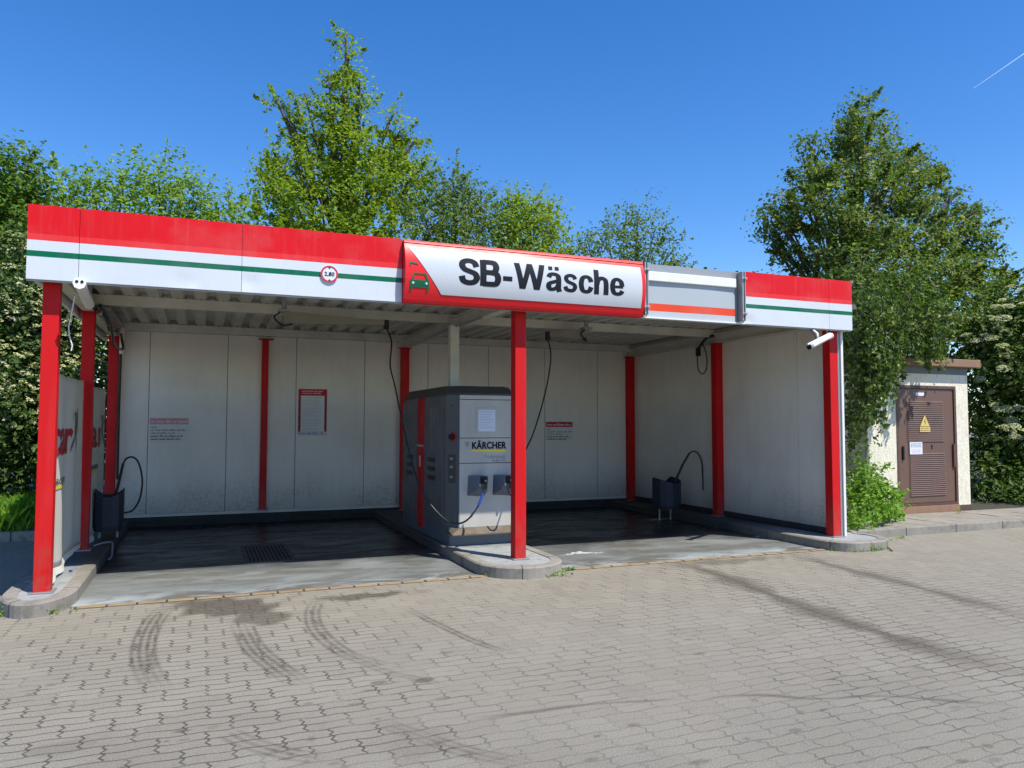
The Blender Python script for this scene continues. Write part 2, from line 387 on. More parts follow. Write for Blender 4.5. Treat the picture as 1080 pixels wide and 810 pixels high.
def text_on(name, s, w, h, fn, mat, parent, bold=0., slices=0, **tags):
    vs, fs = textmesh(s, w, h, bold, slices)
    mb = MB(); k_ = max(0, bold-.014)*h/.72*.62
    sh_ = [(0, 0)]+([(k_*math.cos(a*math.pi/4), k_*.8*math.sin(a*math.pi/4)) for a in range(8)] if k_ > 1e-5 else [])
    for j, (dx, dz) in enumerate(sh_):      # heavy weight: the strokes are thickened by slightly shifted layers
        mb.add([tuple(c+(-.00022*j if i == 1 else 0) for i, c in enumerate(fn(v[0]+dx, v[2]+dz))) for v in vs], fs)
    return mb.build(name, mat, parent, **tags)

# ---------------------------------------------------------------- ground
def axis(lo, hi, step, far):
    a = [lo]; d = step
    while a[0] > -far: d *= 1.5; a.insert(0, a[0]-d)
    m = list(np.arange(lo+step, hi, step)); a += m; d = step
    while a[-1] < far: d *= 1.5; a.append(a[-1]+d)
    return np.array(a)
gx = axis(-1.2, 9.6, .013, 300); gy = axis(-5.3, .3, .013, 300)
GX, GY = np.meshgrid(gx, gy); nx, ny = len(gx), len(gy)
st = np.zeros_like(GX); jt = np.zeros_like(GX)
def dist_poly(pts):
    """distance to a polyline, signed side distance and run length"""
    best = np.full(GX.shape, 1e9); side = np.zeros_like(GX); run = np.zeros_like(GX); acc = 0
    for a, b in zip(pts[:-1], pts[1:]):
        d = b-a; l = np.hypot(*d); t = np.clip(((GX-a[0])*d[0]+(GY-a[1])*d[1])/l**2, 0, 1)
        ex, ey = GX-a[0]-t*d[0], GY-a[1]-t*d[1]; dd = np.hypot(ex, ey); s = (d[0]*ey-d[1]*ex)/l
        m = dd < best; best[m] = dd[m]; side[m] = s[m]; run[m] = acc+t[m]*l; acc += l
    return best, side, run, acc
def gpts(px): return [np.array(p[:2]) for p in smoothpath([tuple(gr(u, v)) for u, v in px], 6)]
def tread(px, w, k, lines=4, fade=.25):
    p = [np.array((q[0], q[1])) for q in gpts(px)]
    d, s, r, Lr = dist_poly(p)
    prof = np.clip((w/2-np.abs(s))/.03, 0, 1)*(d < w/2+.02)
    if lines: prof = prof*np.clip(.12+1.0*np.sin((s/w+.5)*lines*np.pi)**2, 0, 1)
    en = np.clip(r/(fade*Lr+1e-6), 0, 1)*np.clip((Lr-r)/(fade*Lr+1e-6), 0, 1)
    nz = .8+.2*np.sin(r*37+3*np.sin(r*11))
    st[:] = np.maximum(st, prof*k*en*nz)
def smear(px, w, k, j=0., fade=.2):
    p = [np.array((q[0], q[1])) for q in gpts(px)]
    d, s, r, Lr = dist_poly(p)
    wob = 1+.35*np.sin(r*5.1)+.2*np.sin(r*13.7+1)
    prof = np.clip(1-d/(w/2*wob), 0, 1)**.8
    en = np.clip(r/(fade*Lr+1e-6), 0, 1)*np.clip((Lr-r)/(fade*Lr+1e-6)+.15, 0, 1)
    st[:] = np.maximum(st, prof*k*en); jt[:] = np.maximum(jt, np.clip(1.4*(1-d/(w*1.6)), 0, 1)*j)
def spot(u, v, rx, ry, k, j=0.):
    c = gr(u, v); wob = 1+.25*np.sin(GX*7+GY*5)+.18*np.sin(GX*19-GY*13)
    d = np.hypot((GX-c[0])/rx, (GY-c[1])/ry)/wob
    st[:] = np.maximum(st, np.clip((1-d)/.35, 0, 1)*k); jt[:] = np.maximum(jt, np.clip((1.3-d)/.3, 0, 1)*j)
tread([(186, 636), (170, 646), (157, 664), (151, 685), (155, 706), (170, 730)], .20, 0.90)
tread([(340, 628), (330, 643), (332, 660), (348, 678), (378, 695), (430, 706)], .17, 0.80, 3)
tread([(252, 655), (268, 683), (290, 702), (320, 724)], .20, 0.87)
tread([(232, 768), (262, 783), (305, 795), (345, 800)], .16, 0.80, 3)
tread([(395, 760), (440, 775), (490, 792), (560, 806)], .15, 0.72, 3)
tread([(425, 640), (465, 660), (510, 680), (558, 692)], .11, 0.90, 2)
tread([(355, 686), (400, 706), (450, 718), (480, 728)], .10, 0.58, 2)
smear([(690, 588), (745, 602), (800, 622), (860, 645), (930, 668), (1000, 690), (1080, 712)], .40, .85, .95)
smear([(830, 583), (880, 597), (940, 612), (1000, 628), (1080, 650)], .30, .72, .85)
smear([(738, 737), (800, 733), (860, 737), (930, 734), (1000, 739), (1064, 743)], .05, .75)
smear([(495, 758), (560, 751), (620, 743), (720, 737)], .05, .7)
smear([(480, 600), (560, 612), (620, 640)], .12, .15)
spot(238, 640, .55, .42, .85, .9); spot(272, 652, .25, .3, .7, .5); spot(390, 628, .42, .14, .8, .6); spot(158, 700, .07, .25, .45)
spot(200, 633, .5, .12, .5); spot(770, 592, .7, .16, .5, .4); spot(448, 717, .07, .05, .75); spot(400, 720, .05, .03, .6)
spot(60, 790, .2, .1, .25, .8); spot(200, 780, .6, .5, .12, .75); spot(450, 780, .25, .2, .2, .4); spot(193, 771, .09, .04, .7)
spot(215, 690, .9, 1.3, .0, .9); spot(150, 770, 1.1, .7, .0, .8); spot(940, 720, .5, .25, .1, .3)
for k in range(70):
    u, v = random.uniform(20, 1060), random.uniform(640, 808)
    spot(u, v, random.uniform(.015, .06), random.uniform(.01, .03), random.uniform(.25, .6))
mb_v = np.zeros((nx*ny, 3)); mb_v[:, 0] = GX.ravel(); mb_v[:, 1] = GY.ravel()
near = (np.hypot(GX-4, GY+2) < 12)
mb_v[:, 2] = 0
idx = np.arange(nx*ny).reshape(ny, nx)
q = np.stack([idx[:-1, :-1], idx[:-1, 1:], idx[1:, 1:], idx[1:, :-1]], -1).reshape(-1, 4)
def fastmesh(name, verts, faces, mat, parent=None, smooth=False):
    me = bpy.data.meshes.new(name); nv, nf, k = len(verts), len(faces), faces.shape[1]
    me.vertices.add(nv); me.vertices.foreach_set('co', np.ascontiguousarray(verts, dtype=np.float32).ravel())
    me.loops.add(nf*k); me.loops.foreach_set('vertex_index', np.ascontiguousarray(faces, dtype=np.int32).ravel())
    me.polygons.add(nf); me.polygons.foreach_set('loop_start', np.arange(0, nf*k, k, dtype=np.int32))
    me.polygons.foreach_set('use_smooth', np.full(nf, smooth)); me.materials.append(M[mat]); me.update(calc_edges=True)
    o = bpy.data.objects.new(name, me); C.objects.link(o)
    if parent: o.parent = parent; o.matrix_parent_inverse = Matrix.Translation(parent.location).inverted()
    return o
g = struct(fastmesh('ground', mb_v, q, 'paver'))
for nm, arr in (('stain', st), ('joint', jt)):
    a = g.data.attributes.new(nm, 'FLOAT', 'POINT'); a.data.foreach_set('value', arr.astype(np.float32).ravel())

struct(MB().box((.30, -.13, -.1), (4.05, 5.24, .005)).build('bay_floor', 'floor'))
struct(MB().box((4.95, -.13, -.1), (8.63, 5.24, .005)).build('bay_floor', 'floor'))
e = MB(); x = .36
while x < 8.6:
    if not (3.98 < x < 5.02):
        e.box((x, -.215+random.uniform(-.004, .004), -.05), (min(x+.218, 8.6), -.137, .008+random.uniform(-.002, .003)), .004)
    x += .236
struct(e.build('edging', 'edge_brick'))
struct(MB().box((.34, -.222, -.05), (4.0, -.1375, .0035)).box((5.0, -.222, -.05), (8.62, -.1375, .0035)).build('edging_bed', 'plinth'))
# soil and terrain behind kerbs
struct(MB().box((-80, 4.42, -.2), (-.24, 90, .10)).build('terrain', 'soil'))
struct(MB().box((-.4, 5.62, -.2), (9.3, 90, .104)).build('terrain', 'soil'))
struct(MB().box((9.3, .62, -.2), (90, 90, .09)).build('terrain', 'soil'))
k = MB(); x = -14
while x < -.45: k.box((x, 4.30, -.05), (min(x+.99, -.245), 4.42, .13), .012); x += 1.0
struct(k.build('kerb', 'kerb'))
k = MB(); x = 9.62
while x < 30:
    y0 = .30+.0*(x-9.6); k.box((x, y0+.03, -.05), (x+.99, y0+.15, .115), .012); x += 1.0
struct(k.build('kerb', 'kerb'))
pv = MB(); x = 9.62
while x < 15.2:
    y = .45
    while y < 1.6:
        pv.box((x, y, .02), (x+.396, y+.38, .105+random.uniform(-.004, .004)), .006); y += .386
    x += .402
struct(pv.build('pavement', 'slab'))

def island(outer, inner, name='kerb_island', top=.12):
    n = len(outer); r = MB()
    # kerb stones with joints
    tot = 0; vs = []
    r.add([(p[0], p[1], -.05) for p in outer]+[(p[0], p[1], top-.015) for p in outer], [(i, i+1, n+i+1, n+i) for i in range(n-1)])
    def toward(a, b, t): return (a[0]+(b[0]-a[0])*t, a[1]+(b[1]-a[1])*t)
    o1 = [toward(a, b, .12) for a, b in zip(outer, inner)]
    r.add([(p[0], p[1], top-.015) for p in outer]+[(p[0], p[1], top) for p in o1]+[(p[0], p[1], top) for p in inner]+[(p[0], p[1], top-.01) for p in inner],
          [(k*n+i, k*n+i+1, (k+1)*n+i+1, (k+1)*n+i) for k in range(3) for i in range(n-1)])
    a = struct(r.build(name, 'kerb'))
    f = MB(); f.add([(p[0], p[1], top-.008) for p in inner], [tuple(range(n))])
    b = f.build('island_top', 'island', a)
    j = MB()   # mortar joints across the kerb
    L_ = 0
    for i in range(n-1):
        seg = math.dist(outer[i], outer[i+1]); L_ += seg
        if L_ > .85:
            L_ = 0; p, q2 = outer[i+1], inner[i+1]
            d = Vector((q2[0]-p[0], q2[1]-p[1], 0)).normalized(); s_ = Vector((-d.y, d.x, 0))*.004
            P0 = Vector((p[0], p[1], 0))-d*.0025; P1 = Vector((q2[0], q2[1], 0))
            j.add([P0-s_, P0+s_, P0+s_+Vector((0, 0, top-.012)), P0-s_+Vector((0, 0, top-.012)), P0-s_+d*.02+Vector((0, 0, top+.002)), P0+s_+d*.02+Vector((0, 0, top+.002)), P1+s_+Vector((0, 0, top+.002)), P1-s_+Vector((0, 0, top+.002))],
                  [(0, 1, 2, 3), (3, 2, 5, 4), (4, 5, 6, 7)])
    if j.v: j.build('joint', 'plinth', a)
    return a
def arc(cx, cy, rx, ry, a0, a1, n): return [(cx+rx*math.cos(R_(a0+(a1-a0)*i/n)), cy+ry*math.sin(R_(a0+(a1-a0)*i/n))) for i in range(n+1)]
def line(p, q2, n): return [(p[0]+(q2[0]-p[0])*i/n, p[1]+(q2[1]-p[1])*i/n) for i in range(n)]
# left island: long and narrow with a rounded nose
o_ = line((.33, 5.22), (.33, .15), 12)+arc(.045, .15, .285, .58, 0, -180, 18)+line((-.24, .15), (-.24, 4.25), 12)[1:]+[(-.24, 4.25)]
i_ = line((.21, 5.22), (.21, .15), 12)+arc(.045, .15, .165, .46, 0, -180, 18)+line((-.12, .15), (-.12, 4.25), 12)[1:]+[(-.12, 4.25)]
island([(p[0], p[1]) for p in o_], i_)
o_ = line((4.98, 5.22), (4.98, .02), 12)+arc(4.5, .02, .48, .50, 0, -180, 22)+line((4.02, .02), (4.02, 5.22), 12)[1:]+[(4.02, 5.22)]
i_ = line((4.86, 5.22), (4.86, .02), 12)+arc(4.5, .02, .36, .38, 0, -180, 22)+line((4.14, .02), (4.14, 5.22), 12)[1:]+[(4.14, 5.22)]
island(o_, i_)
o_ = [(9.62, .28)]+arc(9.2, -.05, .42, .43, 38, -90, 10)+arc(8.95, -.05, .35, .43, -90, -180, 10)+line((8.6, .0), (8.6, 5.22), 12)[1:]+[(8.6, 5.22)]
i_ = [(9.50, .28)]+arc(9.2, -.05, .30, .31, 38, -90, 10)+arc(8.95, -.05, .23, .31, -90, -180, 10)+line((8.72, .0), (8.72, 5.22), 12)[1:]+[(8.72, 5.22)]
isl = island(o_, i_)
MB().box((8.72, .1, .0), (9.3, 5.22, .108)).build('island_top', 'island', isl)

# ---------------------------------------------------------------- wash shelter
sh = thing('wash_shelter', 'open-fronted two-bay wash shelter with red posts and striped red, white and green fascia', 'car wash', (4.5, 2.5, 0))
PX = (0, 4.47, 8.94)
def post(x0, y0, z0, z1, w=.13, d=.13):
    p = MB().box((x0, y0, z0), (x0+w, y0+d, z1), .006)
    o = p.build('post', 'red', sh)
    MB().box((x0-.03, y0-.03, z0-.004), (x0+w+.03, y0+d+.03, z0+.008), .002).build('base_plate', 'red' if z0 > .2 else 'grey_metal', o)
    return o
for i, x in enumerate(PX):
    post(x, .0, .118, 2.87)
    post(x, 5.10, .118, 2.87)
post(0, 2.36, .118, 2.87); post(8.94, 2.40, .118, 2.87)
post(2.19, 5.14, .20, 2.93, .10, .09); post(6.66, 5.14, .20, 2.93, .10, .09)
# post head plates
for x, y in ((2.19, 5.14), (4.47, 5.10), (8.94, 5.10), (8.94, 2.40), (0, 2.36), (0, 5.10)):
    z = 2.93 if y == 5.14 else 2.87
    MB().box((x-.05, y-.02, z+.001), (x+.17, y+.11, z+.012), .002).build('head_plate', 'red', sh)
# bolts half way up
# beams
def cbeam(a, b, mat='beam', parent=sh): return MB().box(a, b, .004).build('beam', mat, parent)
for x in (0.0, 4.475, 8.945):
    o = MB(); w = .12
    o.box((x, -.09, 2.885), (x+w, 5.24, 2.899)); o.box((x+.045, -.09, 2.8992), (x+.075, 5.24, 3.03)); o.box((x, -.09, 3.0302), (x+w, 5.24, 3.045))
    o.build('beam', 'beam', sh)
for y in (.06, 2.47, 5.12):
    o = MB(); o.box((-.03, y, 2.985), (9.07, y+.012, 3.105)); o.box((-.03, y+.0122, 2.985), (9.07, y+.10, 2.999)); o.box((-.03, y+.0122, 3.092), (9.07, y+.10, 3.105))
    o.build('beam', 'beam', sh)
# front ceiling trim carrying the fascia
MB().box((-.08, -.135, 2.82), (9.14, -.10, 3.10)).build('fascia_rail', 'beam', sh)
# trapezoidal deck
pitch = .262; prof = []; x = -.10
while x < 9.16:
    prof += [(x, 3.108), (x+.12, 3.108), (x+.155, 3.166), (x+.227, 3.166)]; x += pitch
prof.append((x, 3.108))
d = MB(); n = len(prof); ys = (-.095, 5.42)
d.add([(p[0], y, p[1]+.0) for y in ys for p in prof], [(i, i+1, n+i+1, n+i) for i in range(n-1)])
d.add([(p[0], y, p[1]+.004) for y in ys for p in prof], [(i, n+i, n+i+1, i+1) for i in range(n-1)])
d.build('roof_deck', 'deck', sh)
sc_ = MB(); x = -.10
while x < 9.1:
    for y in (2.44, 5.09): sc_.cyl((x+.06, y, 3.1075), (x+.06, y, 3.101), .009, 8)
    x += pitch
sc_.build('deck_screw', 'black', sh, kind='stuff')
MB().box((.0, 5.218, 3.09), (9.06, 5.226, 3.168)).build('flute_closer', 'beam', sh)
MB().box((-.1, 5.25, 3.0), (9.16, 5.44, 3.107)).build('eaves_closer', 'beam', sh)
MB().box((-.1, 5.38, 3.15), (9.16, 5.48, 3.30), .01).build('gutter', 'grey_metal', sh)
# rear wall panels
x = -.56+.0; seams = [.0, .554, 1.678, 2.736, 3.86, 4.97, 6.10, 7.22, 8.33, 9.06]
for a, b in zip(seams[:-1], seams[1:]):
    MB().box((a+.004, 5.24, .20), (b-.004, 5.30, 3.0), .004).build('wall_panel', 'wall', sh)
MB().box((0, 5.25, .2), (9.06, 5.26, 3.0)).build('seam_backing', 'plinth', sh)
MB().box((.0, 5.215, .155), (9.06, 5.239, .20), .003).build('base_rail', 'deck', sh)
MB().box((.0, 5.222, .09), (9.06, 5.239, .145), .003).build('base_rail', 'plinth', sh)
MB().box((-.02, 5.24, -.02), (9.3, 5.45, .19)).build('wall_plinth', 'plinth', sh)
# right wall
ys_ = [.10, .754, 1.829, 2.966, 4.108, 5.238]
for a, b in zip(ys_[:-1], ys_[1:]):
    MB().box((9.078, a+.004, .20), (9.128, b-.004, 2.95), .004).build('wall_panel', 'wall', sh)
MB().box((9.09, .1, .2), (9.10, 5.24, 2.95)).build('seam_backing', 'plinth', sh)
MB().box((9.055, .15, .135), (9.0775, 5.2, .195), .003).build('base_rail', 'plinth', sh)
MB().box((9.072, -.0, .118), (9.11, .098, 2.93), .003).build('corner_trim', 'grey_metal', sh)
MB().box((9.1102, -.02, .118), (9.148, .20, 2.93), .003).build('corner_trim', 'white', sh)
MB().box((9.066, .102, .05), (9.134, 5.238, .198)).build('wall_plinth', 'plinth', sh)
# eaves trim over the right wall
MB().box((9.0, -.09, 2.952), (9.14, 5.4, 3.105), .003).build('eaves_trim', 'beam', sh)
MB().box((-.095, -.12, 2.83), (-.055, 5.45, 3.44), .004).build('side_fascia', 'white', sh)
MB().box((9.15, -.12, 2.80), (9.18, 5.45, 3.44), .004).build('side_fascia', 'white', sh)
# fascia panels
def fpanel(x0, x1, y=-.162, mat='fascia', z0=2.805, z1=3.45, dent=None, name='fascia_panel'):
    nX = max(2, int((x1-x0)/.04)); nZ = 16; V = []; F = []
    for jz in range(nZ+1):
        for ix in range(nX+1):
            X = x0+(x1-x0)*ix/nX; Z = z0+(z1-z0)*jz/nZ; dy = .0025*math.sin(X*2.1+Z*3)+.0015*math.sin(X*5.3)
            if dent:
                for (dx, dz, r, a) in dent:
                    dd = ((X-dx)/r)**2+((Z-dz)/(r*.7))**2; dy += a*math.exp(-dd*2.2)
            V.append((X, y+dy, Z))
    w = nX+1
    for jz in range(nZ):
        for ix in range(nX): F.append((jz*w+ix, jz*w+ix+1, (jz+1)*w+ix+1, (jz+1)*w+ix))
    mb = MB(); mb.add(V, F, True)
    b0 = [V[i] for i in range(w)]; t0 = [V[nZ*w+i] for i in range(w)]
    bk = y+.024
    mb.add(b0+[(p[0], bk, p[2]) for p in b0], [(i, w+i, w+i+1, i+1) for i in range(w-1)])
    mb.add(t0+[(p[0], bk, p[2]) for p in t0], [(i, i+1, w+i+1, w+i) for i in range(w-1)])
    for X, sgn in ((x0, 1), (x1, -1)):
        col = [V[jz*w+(0 if sgn == 1 else nX)] for jz in range(nZ+1)]; m = len(col)
        fs = [(i, i+1, m+i+1, m+i) if sgn == 1 else (i, m+i, m+i+1, i+1) for i in range(m-1)]
        mb.add(col+[(p[0], bk, p[2]) for p in col], fs)
    return mb.build(name, mat, sh)
fpanel(-.10, .289); fpanel(.293, 1.628, dent=[(1.12, 2.86, .16, .007), (1.2, 2.80, .05, -.01)]); fpanel(1.632, 3.16, dent=[(1.7, 2.9, .12, .01)])
fpanel(7.432, 8.783, dent=[(7.5, 2.84, .10, .014), (7.52, 3.2, .1, -.005)]); fpanel(8.787, 9.17)
MB().box((-.10, -.1365, 2.79), (9.17, -.1355, 3.44)).build('fascia_backing', 'grey_metal', sh)
fpanel(6.055, 7.30, -.150, 'fascia_grey', 2.815, 3.235)
MB().box((6.055, -.185, 3.235), (7.30, -.137, 3.345), .008).build('fascia_cap', 'cap', sh)
MB().box((5.9, -.17, 2.798), (7.44, -.138, 2.813), .002).build('drip_edge', 'white', sh)
for x in (5.975, 7.35):
    o = MB().box((x, -.235, 2.83), (x+.02, -.14, 3.43), .003); o.box((x+.035, -.235, 2.83), (x+.05, -.14, 3.43), .003); o.box((x+.02, -.16, 2.83), (x+.035, -.14, 3.43))
    b_ = o.build('sign_bracket', 'grey_metal', sh)
    for z in (2.90, 3.33):
        MB().box((x-.012, -.25, z), (x+.062, -.20, z+.03), .004).box((x+.016, -.262, z+.005), (x+.036, -.25, z+.025), .003).build('bolt', 'grey_metal', b_)
# steel ties under the deck and conduits
MB().tube([(4.45, 1.0, 2.87), (4.45, 3.6, 2.87)], .011, 8).build('conduit', 'grey_metal', sh)
MB().tube([(4.40, 1.3, 2.865), (4.40, 3.0, 2.865)], .011, 8).build('conduit', 'grey_metal', sh)
MB().tube(smoothpath([(.17, 5.07, 2.93), (.17, 5.05, 2.7), (.165, 5.06, 1.6), (.17, 5.06, .75)], 6), .018, 8).build('conduit', 'black', sh)
MB().tube([(.20, 4.9, 3.0), (.20, 4.9, 2.6)], .04, 10).build('downpipe', 'beam', sh)
cp = MB()
for k in range(24):
    z = .80+k*.075; cp.cyl((9.05, 2.62, z), (9.05, 2.62, z+.05), .012, 6)
cp.build('chain', 'grey_metal', sh)
# ---------------------------------------------------------------- big sign
sg = thing('illuminated_sign', 'bulging red and white SB-Wäsche sign box with green car symbol above the middle post', 'sign', (4.5, -.2, 2.8))
SZ0, SZ1, SX0, SX1 = 2.795, 3.435, 3.165, 5.955
def sy(z): t = (z-SZ0)/(SZ1-SZ0); return -.205-.085*(1-(2*min(max(t, 0), 1)-1)**2)**.9
def curved(x0, x1, z0, z1, off, nX=1, nZ=14, xl=None):
    V = []; F = []
    for j in range(nZ+1):
        z = z0+(z1-z0)*j/nZ; a = xl(z) if xl else x0
        for i in range(nX+1): V.append((a+(x1-a)*i/nX, sy(z)-off, z))
    w = nX+1
    for j in range(nZ):
        for i in range(nX): F.append((j*w+i, j*w+i+1, (j+1)*w+i+1, (j+1)*w+i))
    return V, F
mb = MB(); V, F = curved(SX0, SX1, SZ0, SZ1, 0, 1, 24); mb.add(V, F, True)
nz = 24
for xx, flip in ((SX0, 1), (SX1, 0)):
    col = [(xx, sy(SZ0+(SZ1-SZ0)*j/nz), SZ0+(SZ1-SZ0)*j/nz) for j in range(nz+1)]+[(xx, -.14, SZ1), (xx, -.14, SZ0)]
    mb.add(col, [tuple(range(len(col))) if flip else tuple(range(len(col)-1, -1, -1))])
mb.add([(SX0, sy(SZ0), SZ0), (SX1, sy(SZ0), SZ0), (SX1, -.14, SZ0), (SX0, -.14, SZ0)], [(0, 3, 2, 1)])
mb.add([(SX0, sy(SZ1), SZ1), (SX1, sy(SZ1), SZ1), (SX1, -.14, SZ1), (SX0, -.14, SZ1)], [(0, 1, 2, 3)])
mb.build('sign_box', 'sign_red', sg)
fr = MB()
for (a, b, c, d_) in ((SX0, SX1, SZ0, SZ0+.035), (SX0, SX1, SZ1-.03, SZ1), ):
    V, F = curved(a, b, c, d_, .010, 1, 4); fr.add(V, F, True)
    for zz, fl in ((c, 1), (d_, 0)):
        fr.add([(a, sy(zz)-.010, zz), (b, sy(zz)-.010, zz), (b, sy(zz)+.002, zz), (a, sy(zz)+.002, zz)], [(0, 3, 2, 1) if fl else (0, 1, 2, 3)])
fr.build('sign_frame', 'sign_red', sg)
zf0, zf1 = SZ0+.095, SZ1-.075
P1 = atY(431, 258.3, -.27); P2 = atY(466, 309.4, -.27)
xl = lambda z: P2[0]+(P1[0]-P2[0])*(z-zf0)/(zf1-zf0)
V, F = curved(0, SX1-.05, zf0, zf1, .004, 1, 22, xl); mb = MB(); mb.add(V, F, True); mb.build('sign_panel', 'sign_face', sg)
# thin bright edge of the triangle
A = atY(484.7, 276, -.30); B = atY(658.5, 312.6, -.29); 
tx0, tx1 = A[0], B[0]; tz0 = atY(484.7, 299.4, -.3)[2]; tz1 = A[2]
tz1 = tz0+.275
def ribbon(path, wx, wy, smooth=True):
    """a heavy pen stroke in the XZ plane: list of quads"""
    P = [Vector((p[0], 0, p[1])) for p in path]
    if smooth: P = smoothpath(P, 9)
    else: P = [P[i].lerp(P[i+1], t/8) for i in range(len(P)-1) for t in range(8)]+[P[-1]]
    out = []; n = len(P)
    for i, p in enumerate(P):
        t = (P[min(i+1, n-1)]-P[max(i-1, 0)]).normalized(); nx, nz = -t.z, t.x
        out.append(((p.x+nx*wx/2, p.z+nz*wy/2), (p.x-nx*wx/2, p.z-nz*wy/2)))
    return [(out[i][1], out[i+1][1], out[i+1][0], out[i][0]) for i in range(n-1)]
WX, WY, LX = .235, .19, .21
def straight(x0, z0, x1, z1, w=.2):
    m_ = 8; q_ = []
    for i in range(m_):
        a, b = i/m_, (i+1)/m_; xa, xb, za, zb = x0+(x1-x0)*a, x0+(x1-x0)*b, z0+(z1-z0)*a, z0+(z1-z0)*b
        if za > zb: xa, xb, za, zb = xb, xa, zb, za
        q_.append(((xa-w/2, za), (xa+w/2, za), (xb+w/2, zb), (xb-w/2, zb)))
    return q_
def hbar(x0, x1, z, w=WY): return [((x0, z-w/2), (x1, z-w/2), (x1, z+w/2), (x0, z+w/2))]
GL = {
 'S': (.74, [ribbon([(.64, .69), (.56, .86), (.36, .92), (.16, .86), (.11, .72), (.20, .58), (.38, .51), (.58, .43), (.65, .28), (.57, .13), (.37, .08), (.16, .14), (.09, .32)], WX, WY)]),
 'B': (.76, [straight(.10, 0, .10, 1, WX), hbar(.1, .40, .92), hbar(.1, .42, .52), hbar(.1, .42, .08), ribbon([(.39, .92), (.53, .89), (.59, .73), (.53, .56), (.39, .52)], WX, WY), ribbon([(.41, .52), (.59, .48), (.66, .30), (.59, .11), (.41, .08)], WX, WY)]),
 '-': (.42, [hbar(.03, .39, .34, .18)]),
 'W': (1.20, [straight(.10, 1, .31, 0, .215), straight(.60, 1, .33, 0, .205), straight(.60, 1, .87, 0, .205), straight(1.10, 1, .89, 0, .215)]),
 'a': (.64, [ribbon([(.10, .53), (.16, .64), (.31, .67), (.46, .62), (.50, .48), (.50, .30), (.50, .12), (.55, -.01)], LX, .14), ribbon([(.50, .41), (.30, .36), (.13, .29), (.10, .17), (.17, .07), (.30, .08), (.43, .15), (.50, .28)], LX, .13), hbar(.10, .26, .90, .15), hbar(.36, .52, .90, .15)]),
 's': (.58, [ribbon([(.49, .53), (.42, .64), (.28, .67), (.14, .62), (.11, .52), (.18, .42), (.30, .37), (.44, .31), (.48, .20), (.41, .09), (.28, .07), (.13, .11), (.08, .22)], .175, .135)]),
 'c': (.60, [ribbon([(.52, .47), (.45, .62), (.31, .67), (.16, .60), (.10, .37), (.16, .13), (.31, .07), (.45, .12), (.52, .27)], LX, .14)]),
 'h': (.62, [straight(.095, 0, .095, 1, LX), ribbon([(.11, .40), (.16, .57), (.31, .66), (.46, .60), (.50, .44)], LX, .15), straight(.50, 0, .50, .46, LX)]),
 'e': (.62, [hbar(.09, .56, .36, .11), ribbon([(.515, .38), (.47, .58), (.31, .67), (.16, .60), (.10, .37), (.16, .13), (.32, .07), (.46, .11), (.53, .21)], LX, .14)]),
}
GL['ä'] = GL['a']
tot = sum(GL[c][0] for c in 'SB-Wäsche')+.055*8; xx = 0; hh_ = (tz1-tz0)*1.0; scx = (tx1-tx0)/tot
for ch_ in 'SB-Wäsche':
    mb = MB(); wd, strokes = GL[ch_]
    parts_ = strokes if ch_ == 'ä' else [st_ for st_ in strokes if not (ch_ == 'a')]
    for j_, st_ in enumerate(parts_):
        for q_ in st_: mb.add([(tx0+(xx+x_)*scx, sy(tz0+z_*hh_)-.0062-.0002*j_, tz0+z_*hh_) for x_, z_ in q_], [(0, 1, 2, 3)])
    mb.build('letter', 'ink', sg); xx += wd+.055
# car symbol
P = atY(432.5, 306.2, -.28); Q = atY(453.3, 290.8, -.3); cx0, cz0 = P[0], P[2]-.01; cw, ch = Q[0]-P[0], .195
def symb(polys, name, mat, off=.006):
    for poly in polys:
        bm = bmesh.new(); vv = [bm.verts.new((cx0+p[0]*cw, 0, cz0+p[1]*ch)) for p in poly]; bm.faces.new(vv)
        for k_ in range(-4, 24): bmesh.ops.bisect_plane(bm, geom=list(bm.verts)+list(bm.edges)+list(bm.faces), plane_co=(0, 0, cz0+k_*.02), plane_no=(0, 0, 1), dist=1e-6)
        bm.verts.index_update(); symb.mb.add([(v.co.x, sy(v.co.z)-off, v.co.z) for v in bm.verts], [tuple(v.index for v in f.verts) for f in bm.faces]); bm.free()
symb.mb = MB()
symb([[(0, .08), (.13, .08), (.13, .25), (0, .25)], [(.87, .08), (1, .08), (1, .25), (.87, .25)],
      [(0, .25), (1, .25), (1, .62), (0, .62)], [(.03, .62), (.13, .62), (.27, .92), (.2, .98)], [(.87, .62), (.97, .62), (.8, .98), (.73, .92)], [(.2, .98), (.27, .90), (.73, .90), (.8, .98)],
      ], '', '')
symb.mb.build('car_symbol', 'logo_green', sg)
symb.mb = MB(); symb([[(-.03, 1.32), (.04, 1.32), (.04, 1.46), (.42, 1.40), (.42, 1.48), (.0, 1.56), (-.03, 1.50)]], '', ''); symb.mb.build('spray_arm_symbol', 'logo_green', sg)
for cx_ in (.15, .85):
    symb.mb = MB(); symb([[(cx_+.06*math.cos(t*math.pi/5), .46+.065*math.sin(t*math.pi/5)) for t in range(10)]], '', '', .009)
    symb.mb.build('car_headlight_mark', 'paper', sg)

